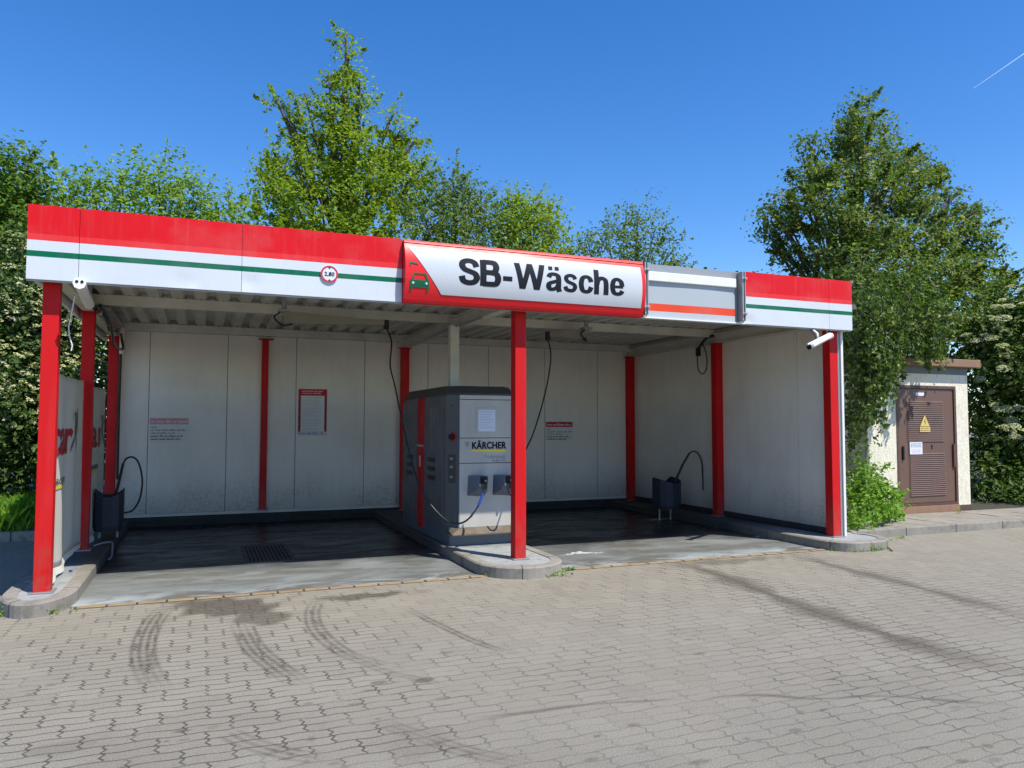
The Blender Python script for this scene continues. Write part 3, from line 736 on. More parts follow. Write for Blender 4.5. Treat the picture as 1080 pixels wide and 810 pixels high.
# ---------------------------------------------------------------- 2,80 clearance disc
c0 = atY(347.5, 289, -.18); cs = thing('clearance_sign', 'small round 2,80 height limit sign with red ring on the left striped fascia', 'sign', tuple(c0))
def disc(r, y, n=40): return [(c0[0]+r*math.cos(t*2*math.pi/n), c0[2]+r*math.sin(t*2*math.pi/n)) for t in range(n)]
MB().slab_xz(disc(.083, 0), -.176, -.166).build('disc', 'paper', cs)
n = 40; rr = MB(); o1, o2 = disc(.083, 0), disc(.066, 0)
rr.add([(p[0], -.1775, p[1]) for p in o1]+[(p[0], -.1775, p[1]) for p in o2], [(i, (i+1) % n, n+(i+1) % n, n+i) for i in range(n)])
rr.build('ring', 'notice_red', cs)
text_on('lettering', '2,80', .095, .045, lambda a, b: (c0[0]-.047+a, -.1785, c0[2]-.024+b), 'ink', cs, .02)
for s in (1, -1):
    MB().add([(c0[0]-.014, -.178, c0[2]+s*.066), (c0[0]+.014, -.178, c0[2]+s*.066), (c0[0], -.178, c0[2]+s*.048)], [(0, 1, 2)]).build('arrow_mark', 'ink', cs)

# ---------------------------------------------------------------- pressure washer cabinet
mc = thing('wash_machine', 'grey steel self-service wash cabinet with red strip on the middle island', 'wash machine', (4.5, 2, .12))
X0, X1, Y0, Y1 = 4.05, 4.95, .98, 3.35
def octa(x0, x1, y0, y1, cx_, cy_): return [(x0+cx_, y0), (x1-cx_, y0), (x1, y0+cy_), (x1, y1-cy_), (x1-cx_, y1), (x0+cx_, y1), (x0, y1-cy_), (x0, y0+cy_)]
MB().prism(octa(X0, X1, Y0+.02, Y1, .105, .2), .33, 1.93).build('cabinet', 'steel_dark', mc)
MB().prism(octa(X0+.005, X1-.005, 1.03, Y1-.02, .02, .02), .112, .329).build('plinth', 'machine_blue', mc)
MB().prism(octa(X0-.015, X1+.015, Y0-.01, Y1+.02, .11, .21), 1.931, 1.945).prism(octa(X0-.015, X1+.015, Y0-.01, Y1+.02, .11, .21), 1.945, 2.045, octa(X0+.03, X1-.03, Y0+.17, Y1-.12, .13, .16)).build('cabinet_roof', 'roof_dark', mc)
f0, f1 = X0+.107, X1-.107
# front skin: plates with shadow gaps
for z0, z1, nm in ((.335, 1.098, 'lower_panel'), (1.106, 1.402, 'logo_panel'), (1.410, 1.868, 'display_panel'), (1.876, 1.925, 'head_panel')):
    MB().box((f0, Y0-.012, z0), (f1, Y0+.018, z1), .003).build(nm, 'steel', mc)
MB().add([(f0, Y0-.012, .334), (f1, Y0-.012, .334), (X1+.0, Y0-.075, .262), (X0-.0, Y0-.075, .262), (X1, Y0-.075, .250), (X0, Y0-.075, .250), (X0+.006, 1.19, .334), (X0-.0, 1.19, .262), (X1-.006, 1.19, .334), (X1, 1.19, .262)], [(0, 3, 2, 1), (3, 5, 4, 2), (6, 7, 3, 0), (1, 2, 9, 8)]).build('drip_ledge', 'rust', mc)
for x in (f0-.01, f1-.012): MB().box((x, Y0-.006, .30), (x+.02, Y0+.03, 1.925), .002).build('corner_strip', 'machine_blue', mc)
yf_ = Y0-.0125
dp = MB().box((4.36, yf_-.006, 1.455), (4.64, yf_-.0005, 1.78), .003).build('display_frame', 'steel', mc)
MB().box((4.39, yf_-.012, 1.485), (4.61, yf_-.0065, 1.75), .001).build('notice_sheet', 'paper', mc)
def words(x0, x1, z, h, y, mat, parent, seed=1, name='print_line', fn=None):
    rn = random.Random(seed); mb = MB(); x = x0
    while x < x1-.01:
        w = min(rn.uniform(.5, 1.8)*h*2.2, x1-x)
        # little word made of uneven strokes
        xx = x
        while xx < x+w-h*.2:
            s = rn.uniform(.2, .42)*h; hh = h*rn.choice((.62, .62, .7, 1.))
            q = [(xx, z), (xx+s, z), (xx+s, z+hh), (xx, z+hh)]
            if fn: q = [fn(*p) for p in q]
            else: q = [(p[0], y, p[1]) for p in q]
            mb.add(q, [(0, 1, 2, 3)]); xx += s+h*.14
        x += w+h*.45
    return mb.build(name, mat, parent) if parent else mb
for k_ in range(7): words(4.41, 4.59-.03*(k_ % 3), 1.72-k_*.032, .008, yf_-.013, 'print', mc, k_)
text_on('lettering', 'KÄRCHER', .44, .10, lambda a, b: (4.315+a, yf_-.002, 1.275+b), 'ink', mc, .05)
MB().slab_xz([(4.30, 1.245), (4.745, 1.228), (4.745, 1.262), (4.30, 1.262)][::1], yf_-.003, yf_-.0005).build('yellow_bar', 'yellow', mc)
MB().slab_xz([(4.235, 1.30), (4.265, 1.30), (4.28, 1.36), (4.22, 1.36)], yf_-.003, yf_-.0005).build('crest_mark', 'print', mc)
text_on('lettering', 'Professional', .27, .05, lambda a, b: (4.475+a, yf_-.002, 1.155+b), 'print', mc, .01)
text_on('lettering', 'SB-MB 5/10', .17, .028, lambda a, b: (4.575+a, yf_-.002, 1.115+b), 'print', mc, .01)
# lance holsters
def holster(cx_, label):
    y = Y0-.012; mb = MB()
    prof_ = [(-.105, .72), (.085, .70), (.105, .80), (.105, .945), (-.105, .955)]
    front = [(-.07, .745), (.04, .73), (.075, .80), (.075, .93), (-.02, .945), (-.07, .86)]
    n = 5
    V = [(cx_+p[0], y, p[1]) for p in [(-.11, .715), (.10, .70), (.11, .95), (-.10, .955)]]+[(cx_+p[0], y-.13, p[1]) for p in [(-.035, .785), (.10, .775), (.11, .955), (.0, .965)]]
    mb.add(V, [(4, 5, 6, 7), (0, 1, 5, 4), (1, 2, 6, 5), (2, 3, 7, 6), (3, 0, 4, 7)])
    h = mb.build('holster', 'machine_blue', mc)
    MB().slab_xz([(cx_+.01, .86), (cx_+.09, .86), (cx_+.095, .948), (cx_+.01, .955)], y-.136, y-.125).build('holster_mouth', 'black', h)
    g_ = MB(); g_.tube(smoothpath([(cx_+.05, y-.10, .93), (cx_+.05, y-.17, .91), (cx_+.065, y-.19, .86), (cx_+.055, y-.18, .80)], 5), .016, 8)
    g_.cyl((cx_+.015, y-.16, .925), (cx_+.085, y-.18, .915), .013, 8)
    g_.build('lance_grip', 'black', h)
    for a_, b_, r_ in (((cx_-.005, y-.145, .85), (cx_-.005, y-.165, .85), .014), ((cx_+.055, y-.178, .90), (cx_+.055, y-.198, .90), .012), ((cx_+.085, y-.17, .855), (cx_+.085, y-.195, .85), .013)): MB().cyl(a_, b_, r_, 10).build('metal_fitting', 'grey_metal', h)
holster(4.365, ''); holster(4.69, '')
# left side: doors, red strip, louvres, knob
xs = X0-.004
for (y0, y1) in ((1.28, 2.12), (2.50, 3.28)):
    MB().box((X0-.010, y0, .34), (X0+.01, y1, 1.90), .003).build('side_door', 'steel_dark', mc)
MB().box((X0-.016, 2.14, .19), (X0+.01, 2.46, 1.925), .003).build('red_strip', 'red', mc)
MB().box((X0-.024, 2.15, 1.27), (X0-.015, 2.45, 1.295), .002).box((X0-.03, 2.28, 1.0), (X0-.015, 2.32, 1.15), .003).build('latch', 'steel', mc)
for y0 in (1.60, 2.68):
    lv = MB()
    for k_ in range(3):
        z = 1.13-k_*.115
        lv.box((X0-.018, y0, z), (X0-.006, y0+.36, z+.012)); lv.box((X0-.0115, y0+.01, z-.045), (X0-.0105, y0+.35, z))
    lv.build('louvre', 'black', mc)
for k_ in range(3):
    words(1.22, 1.82, 1.48+0*k_, .05, 0, 'print', mc, 30+k_, fn=lambda a, b, kk=k_: (X0-.0115, 1.50+.13*kk+(b-1.48), a))
# chamfer face: knob and reader (chamfer from (4.05,1.2) to (4.155,1.0))
cd = Vector((.105, -.2, 0)).normalized(); cn = Vector((-cd.y*-1, 0, 0)); cn = Vector((-.2, -.105, 0)).normalized(); cc = Vector((4.1025, 1.10, 0))
def ch_disc(z, r, t, mat, nm, offx=0):
    a = cc+cn*.002+cd*offx+Vector((0, 0, z)); MB().cyl(a, a+cn*t, r, 20).build(nm, mat, mc)
ch_disc(1.42, .055, .008, 'red', 'switch_plate', .02); ch_disc(1.42, .035, .05, 'black', 'switch_knob', .02)
ch_disc(1.80, .01, .006, 'logo_green', 'status_lamp', .0)
o_m = Matrix.Translation(cc+Vector((0, 0, 0))) @ Matrix(((cd.x, cn.x, 0, 0), (cd.y, cn.y, 0, 0), (0, 0, 1, 0), (0, 0, 0, 1)))
MB().box((-.05, .0, .86), (.06, .012, 1.20), .004, o_m).build('card_reader', 'roof_dark', mc)
for z in (1.14, 1.04, .92): MB().box((-.02, .0125, z), (.03, .018, z+.03), .002, o_m).build('reader_slot', 'print', mc)
# supply duct from the roof down to the cabinet
du = MB().box((4.29, 1.78, 2.03), (4.41, 1.88, 2.88), .004).build('supply_duct', 'beam', mc)
MB().box((4.30, 1.74, 2.035), (4.50, 1.78, 2.06), .004).build('duct_foot', 'black', du)

# ---------------------------------------------------------------- ceiling booms and hoses
def boom(px, py, tx, ty, label, z=2.90):
    t = thing('hose_boom', label, 'boom', (px, py, z))
    d_ = Vector((tx-px, ty-py, 0)); l = d_.length; d_.normalize(); ang = math.atan2(d_.y, d_.x)
    m4 = Matrix.Translation((px, py, z)) @ Matrix.Rotation(ang, 4, 'Z')
    MB().cyl((px, py, z+.0), (px, py, 3.09), .03, 12).box((px-.07, py-.07, z+.06), (px+.07, py+.07, z+.09), .004).build('pivot', 'grey_metal', t)
    n = 1
    vs = [(0, -.03, -.085), (l, -.02, -.035), (l, .02, -.035), (0, .03, -.085), (0, -.03, .07), (l, -.02, .02), (l, .02, .02), (0, .03, .07)]
    MB().add([tuple(m4 @ Vector(v)) for v in vs], [(0, 3, 2, 1), (4, 5, 6, 7), (0, 1, 5, 4), (3, 7, 6, 2), (1, 2, 6, 5), (0, 4, 7, 3)]).build('arm', 'boom', t)
    MB().box((tx-.03, ty-.03, z-.09), (tx+.03, ty+.03, z+.03), .004).build('end_guide', 'black', t)
    MB().tube(smoothpath([(px-.05, py-.04, z+.05), (px-.12, py-.05, z-.02), (px-.02, py-.05, z-.11), (px+.1*d_.x, py-.03, z-.09)], 5), .011, 6).build('feed_hose', 'black', t)
    return t
pL = gr(297, 331, 2.92); 
boom(2.23, 2.10, 3.52, 2.12, 'swinging hose boom under the roof of the left wash bay')
boom(6.50, 2.20, 5.98, 2.42, 'swinging hose boom under the roof of the right wash bay')
hp = [(3.52, 2.12, 2.83), (3.54, 1.9, 2.62)]+[tuple(atY(u, v, y)) for u, v, y in ((411.5, 385, 1.8), (416, 405, 1.7), (423, 438, 1.55), (433, 482, 1.35), (446, 520, 1.1), (466, 545, .90), (480, 552, .80), (492, 549, .76), (503, 536, .78), (509, 522, .80), (510, 512, .80))]
h1 = MB().tube(smoothpath(hp, 7), .0105, 8).build('spray_hose', 'black_gloss')
h1['label'] = 'long black hose looping from the left boom down to the cabinet holster'; h1['category'] = 'hose'
MB().tube(smoothpath([tuple(atY(504.5, 533.5, .778)), tuple(atY(507.5, 526, .788)), tuple(atY(509.2, 520, .80))], 5), .0155, 8).build('hose_sleeve', 'blue_hose', h1)
hp = [(5.98, 2.42, 2.83)]+[tuple(atY(u, v, y)) for u, v, y in ((581, 375, 2.3), (578, 400, 2.2), (571, 430, 2.05), (562, 458, 1.8), (553, 478, 1.5), (546, 500, 1.0), (543, 520, .82), (538, 522, .79), (536, 514, .80))]
h2 = MB().tube(smoothpath(hp, 7), .0105, 8).build('spray_hose', 'black_gloss')
h2['label'] = 'black hose hanging from the right boom and passing behind the centre post'; h2['category'] = 'hose'; mc.location = mc.location+Vector((.035, .11, 0))
for h in (h1, h2): h['group'] = 'hoses hanging from the booms'
# bracket with looped hose on the right middle post
br = thing('hose_bracket', 'black bracket with a hanging cable loop at the top of the right side post', 'bracket', (8.9, 2.5, 2.9))
MB().tube(smoothpath([(8.90, 2.40, 3.0), (8.88, 2.55, 2.98), (8.86, 2.70, 2.86), (8.86, 2.78, 2.80)], 5), .022, 8).box((8.84, 2.74, 2.70), (8.90, 2.80, 2.84), .004).build('arm', 'black', br)
MB().tube(smoothpath([(8.86, 2.62, 2.88), (8.87, 2.55, 2.70), (8.88, 2.56, 2.5), (8.88, 2.66, 2.40), (8.87, 2.76, 2.46), (8.86, 2.78, 2.60), (8.86, 2.78, 2.72)], 5), .009, 8).build('cable_loop', 'black_gloss', br)
b2 = thing('hose_bracket', 'tangle of black cable and steel clips at the top of the rear left posts', 'bracket', (.15, 3.6, 2.9))
MB().tube(smoothpath([(.19, 2.3, 2.95), (.24, 2.9, 2.80), (.22, 3.6, 2.62), (.26, 4.3, 2.62), (.22, 4.6, 2.78), (.18, 4.9, 2.9)], 6), .018, 8).build('cable_loop', 'black_gloss', b2)
MB().tube(smoothpath([(.16, 2.2, 2.90), (.20, 2.8, 2.86), (.18, 3.4, 2.78), (.2, 4.2, 2.86)], 6), .014, 8).build('cable_loop', 'black', b2)
cl = MB()
for k_ in range(5): cl.box((.16, 2.4+k_*.32, 2.84-k_*.02), (.20, 2.46+k_*.32, 2.90-k_*.02), .004)
cl.build('clip', 'grey_metal', b2)
MB().box((.10, 2.6, 2.93), (.26, 4.4, 2.98), .004).build('tray', 'grey_metal', b2)

# ---------------------------------------------------------------- brush holders
def pocket(cx_, cy, z0, w, h, label, ang=0., wand=None, loop=None, legs=True):
    t = thing('brush_holder', label, 'brush holder', (cx_, cy, z0), 'foam brush holders')
    n = 12; V = []; F = []
    # U-shaped plastic pocket with a scooped top edge
    prof2 = [(-.5, .16), (-.5, .0), (-.38, -.10), (-.15, -.14), (.15, -.14), (.38, -.10), (.5, .0), (.5, .16)]
    hs = [1.05, 1.0, .93, .87, .87, .94, 1.0, 1.05]
    ca, sa = math.cos(ang), math.sin(ang)
    def pt(a, b, z): a *= w; return (cx_+a*ca-b*sa, cy+a*sa+b*ca, z)
    m = len(prof2); th = .012
    for off in (0, th):
        for zz in (0, .12, 1):
            for (p, hh) in zip(prof2, hs):
                k2 = .92 if zz == 0 else 1
                V.append(pt(p[0]*k2*(1-off/w*2), p[1]*k2+off*.8, z0+h*zz*(hh if zz == 1 else 1)))
    for o2 in (0, 3*m):
        for j in range(2):
            for i in range(m-1):
                f = (o2+j*m+i, o2+j*m+i+1, o2+(j+1)*m+i+1, o2+(j+1)*m+i); F.append(f if o2 == 0 else f[::-1])
    for i in range(m-1): F.append((2*m+i, 2*m+i+1, 5*m+i+1, 5*m+i))
    F.append((0, m-1, 3*m+m-1, 3*m))
    F.append(tuple(range(m-1, -1, -1)))
    mb = MB().add(V, F); mb.build('pocket', 'shield', t)
    # back plate
    bp = MB(); q = [pt(-.5, .165, z0), pt(.5, .165, z0), pt(.5, .165, z0+h*1.04), pt(.2, .165, z0+h*.9), pt(-.2, .165, z0+h*.9), pt(-.5, .165, z0+h*1.04)]
    bp.add(q+[(p[0], p[1]+.01, p[2]) for p in q], [tuple(range(6)), tuple(range(11, 5, -1))]+[(i, 6+i, 6+(i+1) % 6, (i+1) % 6) for i in range(6)]); bp.build('back_plate', 'shield', t)
    gz = 0.115 if cx_ < 1 else 0.0
    for a in ((-.3, .3) if legs else (.25,)):
        p = pt(a, .1, 0); MB().cyl((p[0], p[1], gz), (p[0], p[1], z0+.02), .016, 8).build('leg', 'grey_metal', t)
    return t, pt
t1, pt1 = pocket(.235, 3.30, .215, .335, .50, 'slate plastic foam brush pocket on the left kerb beside the banners')
w = [tuple(atY(u, v, 3.30)) for u, v in ((120, 530), (125, 510), (130, 488.5))]
b = MB().tube(w, [.019, .018, .016], 8).build('brush_handle', 'black', t1)
MB().tube(smoothpath([tuple(atY(u, v, 3.30)) for u, v in ((129.5, 490), (133, 484), (139, 482), (145, 486), (149, 498), (150, 511), (147, 527), (140, 538), (131, 541))], 6), .012, 8).build('brush_hose', 'black_gloss', t1)
MB().box((.14, 3.22, .42), (.34, 3.38, .62), .03).build('brush_head', 'black', t1)
t2, pt2 = pocket(8.44, 3.0, .205, .44, .48, 'slate plastic foam brush pocket standing before the right wall', .25)
MB().tube([tuple(atY(u, v, 3.0)) for u, v in ((712, 508), (720, 490), (727, 478))], [.02, .019, .017], 8).build('brush_handle', 'black', t2)
MB().tube(smoothpath([tuple(atY(u, v, y)) for u, v, y in ((726, 479, 3.), (731, 476, 3.), (736, 478, 2.95), (740, 487, 2.9), (741, 500, 2.8), (741.5, 517, 2.75))], 6), .013, 8).build('brush_hose', 'black_gloss', t2)
MB().box((8.34, 2.93, .40), (8.56, 3.08, .6), .03).build('brush_head', 'black', t2)

# ---------------------------------------------------------------- lamps and camera
def tube_lamp(a, b, label, r=.047):
    t = thing('tube_lamp', label, 'lamp', tuple(a), 'fluorescent tube lamps')
    A_, B_ = Vector(a), Vector(b); MB().tube([A_, B_], r, 10).build('housing', 'white', t)
    d_ = (B_-A_).normalized()
    MB().tube([A_-d_*.012, A_+d_*.02], r*1.12, 8).build('end_cap', 'white', t)
    for s in (-.02, .02):
        p = A_-d_*.0125+Vector((s, 0, .012)); MB().tube([p, p-d_*.004], .013, 8).build('socket', 'ink', t)
    return t
l1 = tube_lamp((.315, -.26, 2.775), (.285, .62, 2.72), 'white tube lamp hanging under the left end of the fascia')
MB().box((.28, -.12, 2.80), (.34, -.06, 2.90)).box((.27, .5, 2.76), (.31, .56, 3.1)).build('hanger', 'grey_metal', l1)
wi = MB().tube(smoothpath([tuple(atY(u, v, .1)) for u, v in ((79, 312), (77, 322), (75, 333), (72.5, 345), (73.5, 356), (76, 364), (75, 370))], 5), .006, 6).build('cable', 'white')
wi['label'] = 'thin loose white cable dangling beside the front left post'; wi['category'] = 'cable'
cm = thing('security_camera', 'white bullet security camera under the right end of the fascia', 'camera', (8.7, -.15, 2.7))
A_ = Vector(atY(854.5, 365.5, -.30)); B_ = Vector(atY(875.5, 354.5, -.12)); d_ = (B_-A_).normalized()
MB().tube([A_, B_], .034, 14).build('housing', 'white', cm)
MB().tube([A_-d_*.03, A_+d_*.03], .039, 14).build('front_rim', 'grey_metal', cm)
MB().tube([A_-d_*.031, A_-d_*.033], .031, 14).build('lens', 'ink', cm)
up = Vector((0, 0, .042)); MB().tube([A_-d_*.07+up, B_+up*.9], .012, 6).build('sun_shield', 'white', cm)
MB().tube([B_-d_*.01, B_+d_*.02], .04, 14).build('rear_cap', 'white', cm)
mm = A_.lerp(B_, .42); MB().tube([mm+Vector((0, .02, .04)), mm+Vector((0, .03, .10)), Vector((mm.x, -.06, 2.83))], [.022, .03, .02], 8).build('mount', 'grey_metal', cm)
MB().tube(smoothpath([B_, B_+Vector((.01, .06, .06)), Vector((B_.x-.02, -.08, 2.86))], 5), .007, 6).build('camera_cable', 'white', cm)

# ---------------------------------------------------------------- notices on the rear wall
def sheet(name, label, x0, x1, z0, z1, mat, y=5.236, cat='notice'):
    t = thing(name, label, cat, ((x0+x1)/2, y, z0)); MB().box((x0, y-.004, z0), (x1, y, z1)).build('sheet', mat, t); return t
M['poster_paper'] = paint('poster_paper', (.72, .73, .72), .6, .15)
p1 = sheet('poster', 'red framed wash instruction poster on the rear wall of the left bay', 2.775, 3.235, 1.39, 2.15, 'notice_red', cat='poster')
MB().box((2.815, 5.229, 1.45), (3.195, 5.231, 2.04)).build('text_panel', 'poster_paper', p1)
MB().box((2.78, 5.229, 1.395), (3.23, 5.2315, 1.448)).build('footer', 'paper', p1)
rn = random.Random(3)
for s, xx in ((0, 2.78), (1, 3.197)):
    q = MB()
    for k_ in range(4): q.box((xx, 5.2295, 1.50+k_*.14), (xx+.033, 5.2312, 1.57+k_*.14))
    q.build('side_pattern', 'print_dark', p1)
for k_ in range(2): words(2.83, 3.17-.03*k_, 2.105-k_*.035, .022, 5.2305, 'paper', p1, 50+k_)
for k_ in range(22):
    if k_ in (6, 13): continue
    words(2.84, 3.17-rn.uniform(0, .1), 2.01-k_*.0255, .007, 5.2285, 'print', p1, 60+k_)
words(2.80, 3.10, 1.413, .022, 5.2285, 'print_dark', p1, 90); words(3.14, 3.20, 1.41, .03, 5.2285, 'notice_red', p1, 91)
def notice(x0, x1, z0, z1, head, label, sd):
    t = sheet('notice', label, x0, x1, z0, z1, 'notice_film')
    MB().box((x0, 5.229, z1-.095), (x1, 5.231, z1)).build('header_band', head, t)
    words(x0+.02, x1-.02, z1-.07, .04, 5.2285, 'notice_film', t, sd)
    for k_, (e_, m_) in enumerate(((.2, 'print'), (.97, 'print'), (.65, 'print'), (.85, 'print_dark'), (.82, 'print_dark'))):
        words(x0+.02, x0+(x1-x0)*e_, z1-.15-k_*.046, .028, 5.2285, m_, t, sd+k_+1)
notice(.575, 1.12, 1.28, 1.66, 'pink', 'notice with sun-bleached pink header on the far left wall panel', 100)
notice(7.24, 7.79, 1.27, 1.62, 'notice_red', 'notice with dark red header on the rear wall of the right bay', 120)

# ---------------------------------------------------------------- banners on the left side
def banner(y0, y1, label, seed):
    t = thing('banner', label, 'banner', (.05, y0, .2), 'advertising banners on the left side')
    nY, nZ = 60, 30
    def bx(y, z):
        s = (y-y0)/(y1-y0); a = (z-.16)/1.9
        return .055+.014*math.sin(s*21+seed+a*1.5)*(1-.4*a)+.01*math.sin(s*9+a*2)-.03*(1-a)*(s > .5)*(s-.5)
    V = []; F = []
    for j in range(nZ+1):
        for i in range(nY+1):
            y = y0+(y1-y0)*i/nY; s = i/nY
            zb = .20+.04*s+.02*math.sin(s*12+seed); zt = 2.07-.03*math.sin(s*math.pi)
            z = zb+(zt-zb)*j/nZ; V.append((bx(y, z), y, z))
    w_ = nY+1
    for j in range(nZ):
        for i in range(nY): F.append((j*w_+i, j*w_+i+1, (j+1)*w_+i+1, (j+1)*w_+i))
    o = MB().add(V, F, True).build('cloth', 'banner_cloth', t)
    o.modifiers.new('s', 'SOLIDIFY').thickness = .003
    V2 = []; F2 = []
    for i in range(nY+1):
        y = y0+(y1-y0)*i/nY; s = i/nY; zb = .20+.04*s+.02*math.sin(s*12+seed)
        V2 += [(bx(y, zb)+.002, y, zb-.001), (bx(y, zb)+.07*(1-s)*.6, y, zb-.07*(1-.3*s))]
    MB().add(V2, [(2*i, 2*i+1, 2*i+3, 2*i+2) for i in range(nY)], True).build('hem_flap', 'banner_cloth', t)
    fn = lambda oy, oz: (lambda a, b: (bx(oy+a, oz+b)+.008, oy+a, oz+b))
    text_on('lettering', 'star', 1.25, .30, fn(y0+.02, 1.27), 'banner_red', t, .05, 8)
    text_on('lettering', 'KÄRCHER', .8, .07, fn(y0+.25, .99), 'print_dark', t, .03, 2)
    V = [(bx(y0+.25+.08*i, .96)+.007, y0+.25+.08*i, .95+.03*k_) for k_ in range(2) for i in range(11)]
    MB().add(V, [(i, i+1, 12+i, 11+i) for i in range(10)]).build('yellow_bar', 'yellow', t)
    for pts, m_, nm in (([(1.40, 1.60), (1.46, 1.68), (1.56, 1.66), (1.58, 1.58), (1.55, 1.50), (1.62, 1.40), (1.68, 1.30)], 'logo_green', 'emblem'), ([(1.36, 1.27), (1.45, 1.36), (1.52, 1.44)], 'logo_green', 'emblem'), ([(1.76, 1.46), (1.74, 1.58), (1.78, 1.74)], 'banner_red', 'emblem')):
        pp = smoothpath([(0, y0-.15+p[0], p[1]) for p in pts], 5); q = MB(); V = []; n_ = len(pp)
        for i, p in enumerate(pp):
            wd = .035*math.sin(math.pi*(i+1)/(n_+1))+.008
            V += [(bx(p.y, p.z)+.0085, p.y-wd, p.z-.01), (bx(p.y, p.z)+.0085, p.y+wd, p.z+.01)]
        q.add(V, [(2*i, 2*i+1, 2*i+3, 2*i+2) for i in range(n_-1)]).build(nm, m_, t)
m, nt, b_ = newmat('banner_cloth'); n_ = noise(nt, coord(nt), 3, 4)
L(nt, mixc(nt, n_, (.80, .78, .70), (.68, .66, .58)), b_.inputs['Base Color']); b_.inputs['Roughness'].default_value = .6
t_ = N(nt, 'ShaderNodeBsdfTranslucent'); t_.inputs[0].default_value = (.6, .58, .52, 1); mx = N(nt, 'ShaderNodeMixShader'); mx.inputs[0].default_value = .2
L(nt, b_.outputs[0], mx.inputs[1]); L(nt, t_.outputs[0], mx.inputs[2]); L(nt, mx.outputs[0], nt.nodes['Material Output'].inputs[0]); M['banner_cloth'] = m
M['banner_red'] = paint('banner_red', (.42, .02, .03), .6, .15)
banner(.16, 2.34, 'white advertising banner with red star lettering between the two front left posts', 0)
banner(2.62, 4.55, 'white advertising banner with red star lettering between the two rear left posts', 2)

# ---------------------------------------------------------------- drain grate, litter, foam
gt = thing('drain_grate', 'dark metal drain grate in the floor of the left wash bay', 'drain', (2.08, 2.08, 0))
MB().box((1.80, 1.42, .0065), (2.36, 1.47, .016)).box((1.80, 2.68, .0065), (2.36, 2.73, .016)).box((1.80, 1.4702, .0065), (1.85, 2.6798, .016)).box((2.31, 1.4702, .0065), (2.36, 2.6798, .016)).build('frame', 'roof_dark', gt)
q = MB()
for k_ in range(10): q.box((1.87+k_*.044, 1.48, .0062), (1.893+k_*.044, 2.67, .014))
q.build('bars', 'roof_dark', gt); MB().box((1.8505, 1.4705, .0055), (2.3095, 2.6795, .0061)).build('pit', 'ink', gt)
cp_ = gr(74.5, 602.5, .118); o = MB().cyl((cp_[0], cp_[1], .113), (cp_[0], cp_[1], .13), .016, 14).build('bottle_cap', 'blue_cap' if 'blue_cap' in M else 'blue_hose')
o['label'] = 'small blue plastic bottle cap lying on the left kerb island'; o['category'] = 'bottle cap'
rg = MB().tube(smoothpath([(.16, 2.62, .128), (.24, 2.70, .145), (.33, 2.78, .14), (.36, 2.6, .10), (.37, 2.4, .03), (.36, 2.25, .02)], 6), [.012]*31, 6).build('rag', 'print')
rg['label'] = 'twisted pale rag hanging over the left kerb by the brush pocket'; rg['category'] = 'rag'
def foam(u, v, s, label, seed):
    c = gr(u, v); rn = random.Random(seed); q = MB()
    for k_ in range(60):
        a = rn.uniform(-1, 1); x = c[0]+a*s*2.; y = c[1]+math.sin(a*4+seed)*s*.25+rn.gauss(0, .02); rr_ = rn.uniform(.012, .034)*(1.1-abs(a))
        n2 = 7; P_ = [(x+rr_*1.4*math.cos(t*6.283/n2), y+rr_*math.sin(t*6.283/n2), .0055) for t in range(n2)]
        q.add(P_+[(x, y, .0055+rr_*.4)], [(i, (i+1) % n2, n2) for i in range(n2)], True)
    o = q.build('foam', 'foam'); o['label'] = label; o['category'] = 'foam'; o['group'] = 'foam left on the bay floor'
foam(697, 548, .16, 'streak of white foam on the wet floor beside the right brush pocket', 1)
foam(614, 584, .16, 'patch of white foam at the sunlit edge right of the middle island', 2)
foam(808, 566, .12, 'small white foam patch near the right kerb island', 3)

# ---------------------------------------------------------------- substation hut
ht = thing('substation_hut', 'small pale plastered substation hut with a brown louvred steel door, right of the shelter', 'hut', (12.6, 2.8, .1))
hx0, hx1, hy0, hy1 = 11.34, 13.70, 1.66, 4.6
dx0, dx1, dz0, dz1 = 11.99, 13.40, .22, 2.24
wl = MB(); wl.box((hx0, hy0, .09), (dx0, hy1, 2.56)); wl.box((dx1, hy0, .09), (hx1, hy1, 2.56)); wl.box((dx0+.0001, hy0, dz1), (dx1-.0001, hy1, 2.56)); wl.box((dx0+.0002, hy0+.2, .09), (dx1-.0002, hy1, dz1-.001))
wl.build('wall', 'plaster', ht)
MB().box((hx0-.004, hy0-.004, 2.44), (hx1+.004, hy1, 2.562)).build('grey_band', 'soffit', ht)
MB().box((hx0-.14, hy0-.16, 2.565), (hx1+.14, hy1+.1, 2.70), .012).build('roof', 'slab_edge', ht)
MB().box((hx0-.004, hy0-.006, .09), (dx0-.0002, hy0+.02, .20)).box((dx1, hy0-.006, .09), (hx1+.004, hy0+.02, .20)).build('base_band', 'brown_trim', ht)
MB().box((dx0, hy0-.03, .09), (dx1, hy0+.18, .215), .006).build('threshold', 'slab_edge', ht)
dr = MB(); dr.box((dx0, hy0-.008, dz0), (dx0+.05, hy0+.06, dz1)); dr.box((dx1-.05, hy0-.008, dz0), (dx1, hy0+.06, dz1)); dr.box((dx0+.0502, hy0-.008, dz1-.05), (dx1-.0502, hy0+.06, dz1)); dr.box((dx0+.0502, hy0-.008, dz0), (dx1-.0502, hy0+.06, dz0+.04))
door = MB().box((dx0+.056, hy0+.012, dz0+.045), (dx1-.056, hy0+.05, dz1-.055), .004).build('door', 'brown', ht)
dr.build('door_frame', 'brown_trim', ht)
yd = hy0+.012
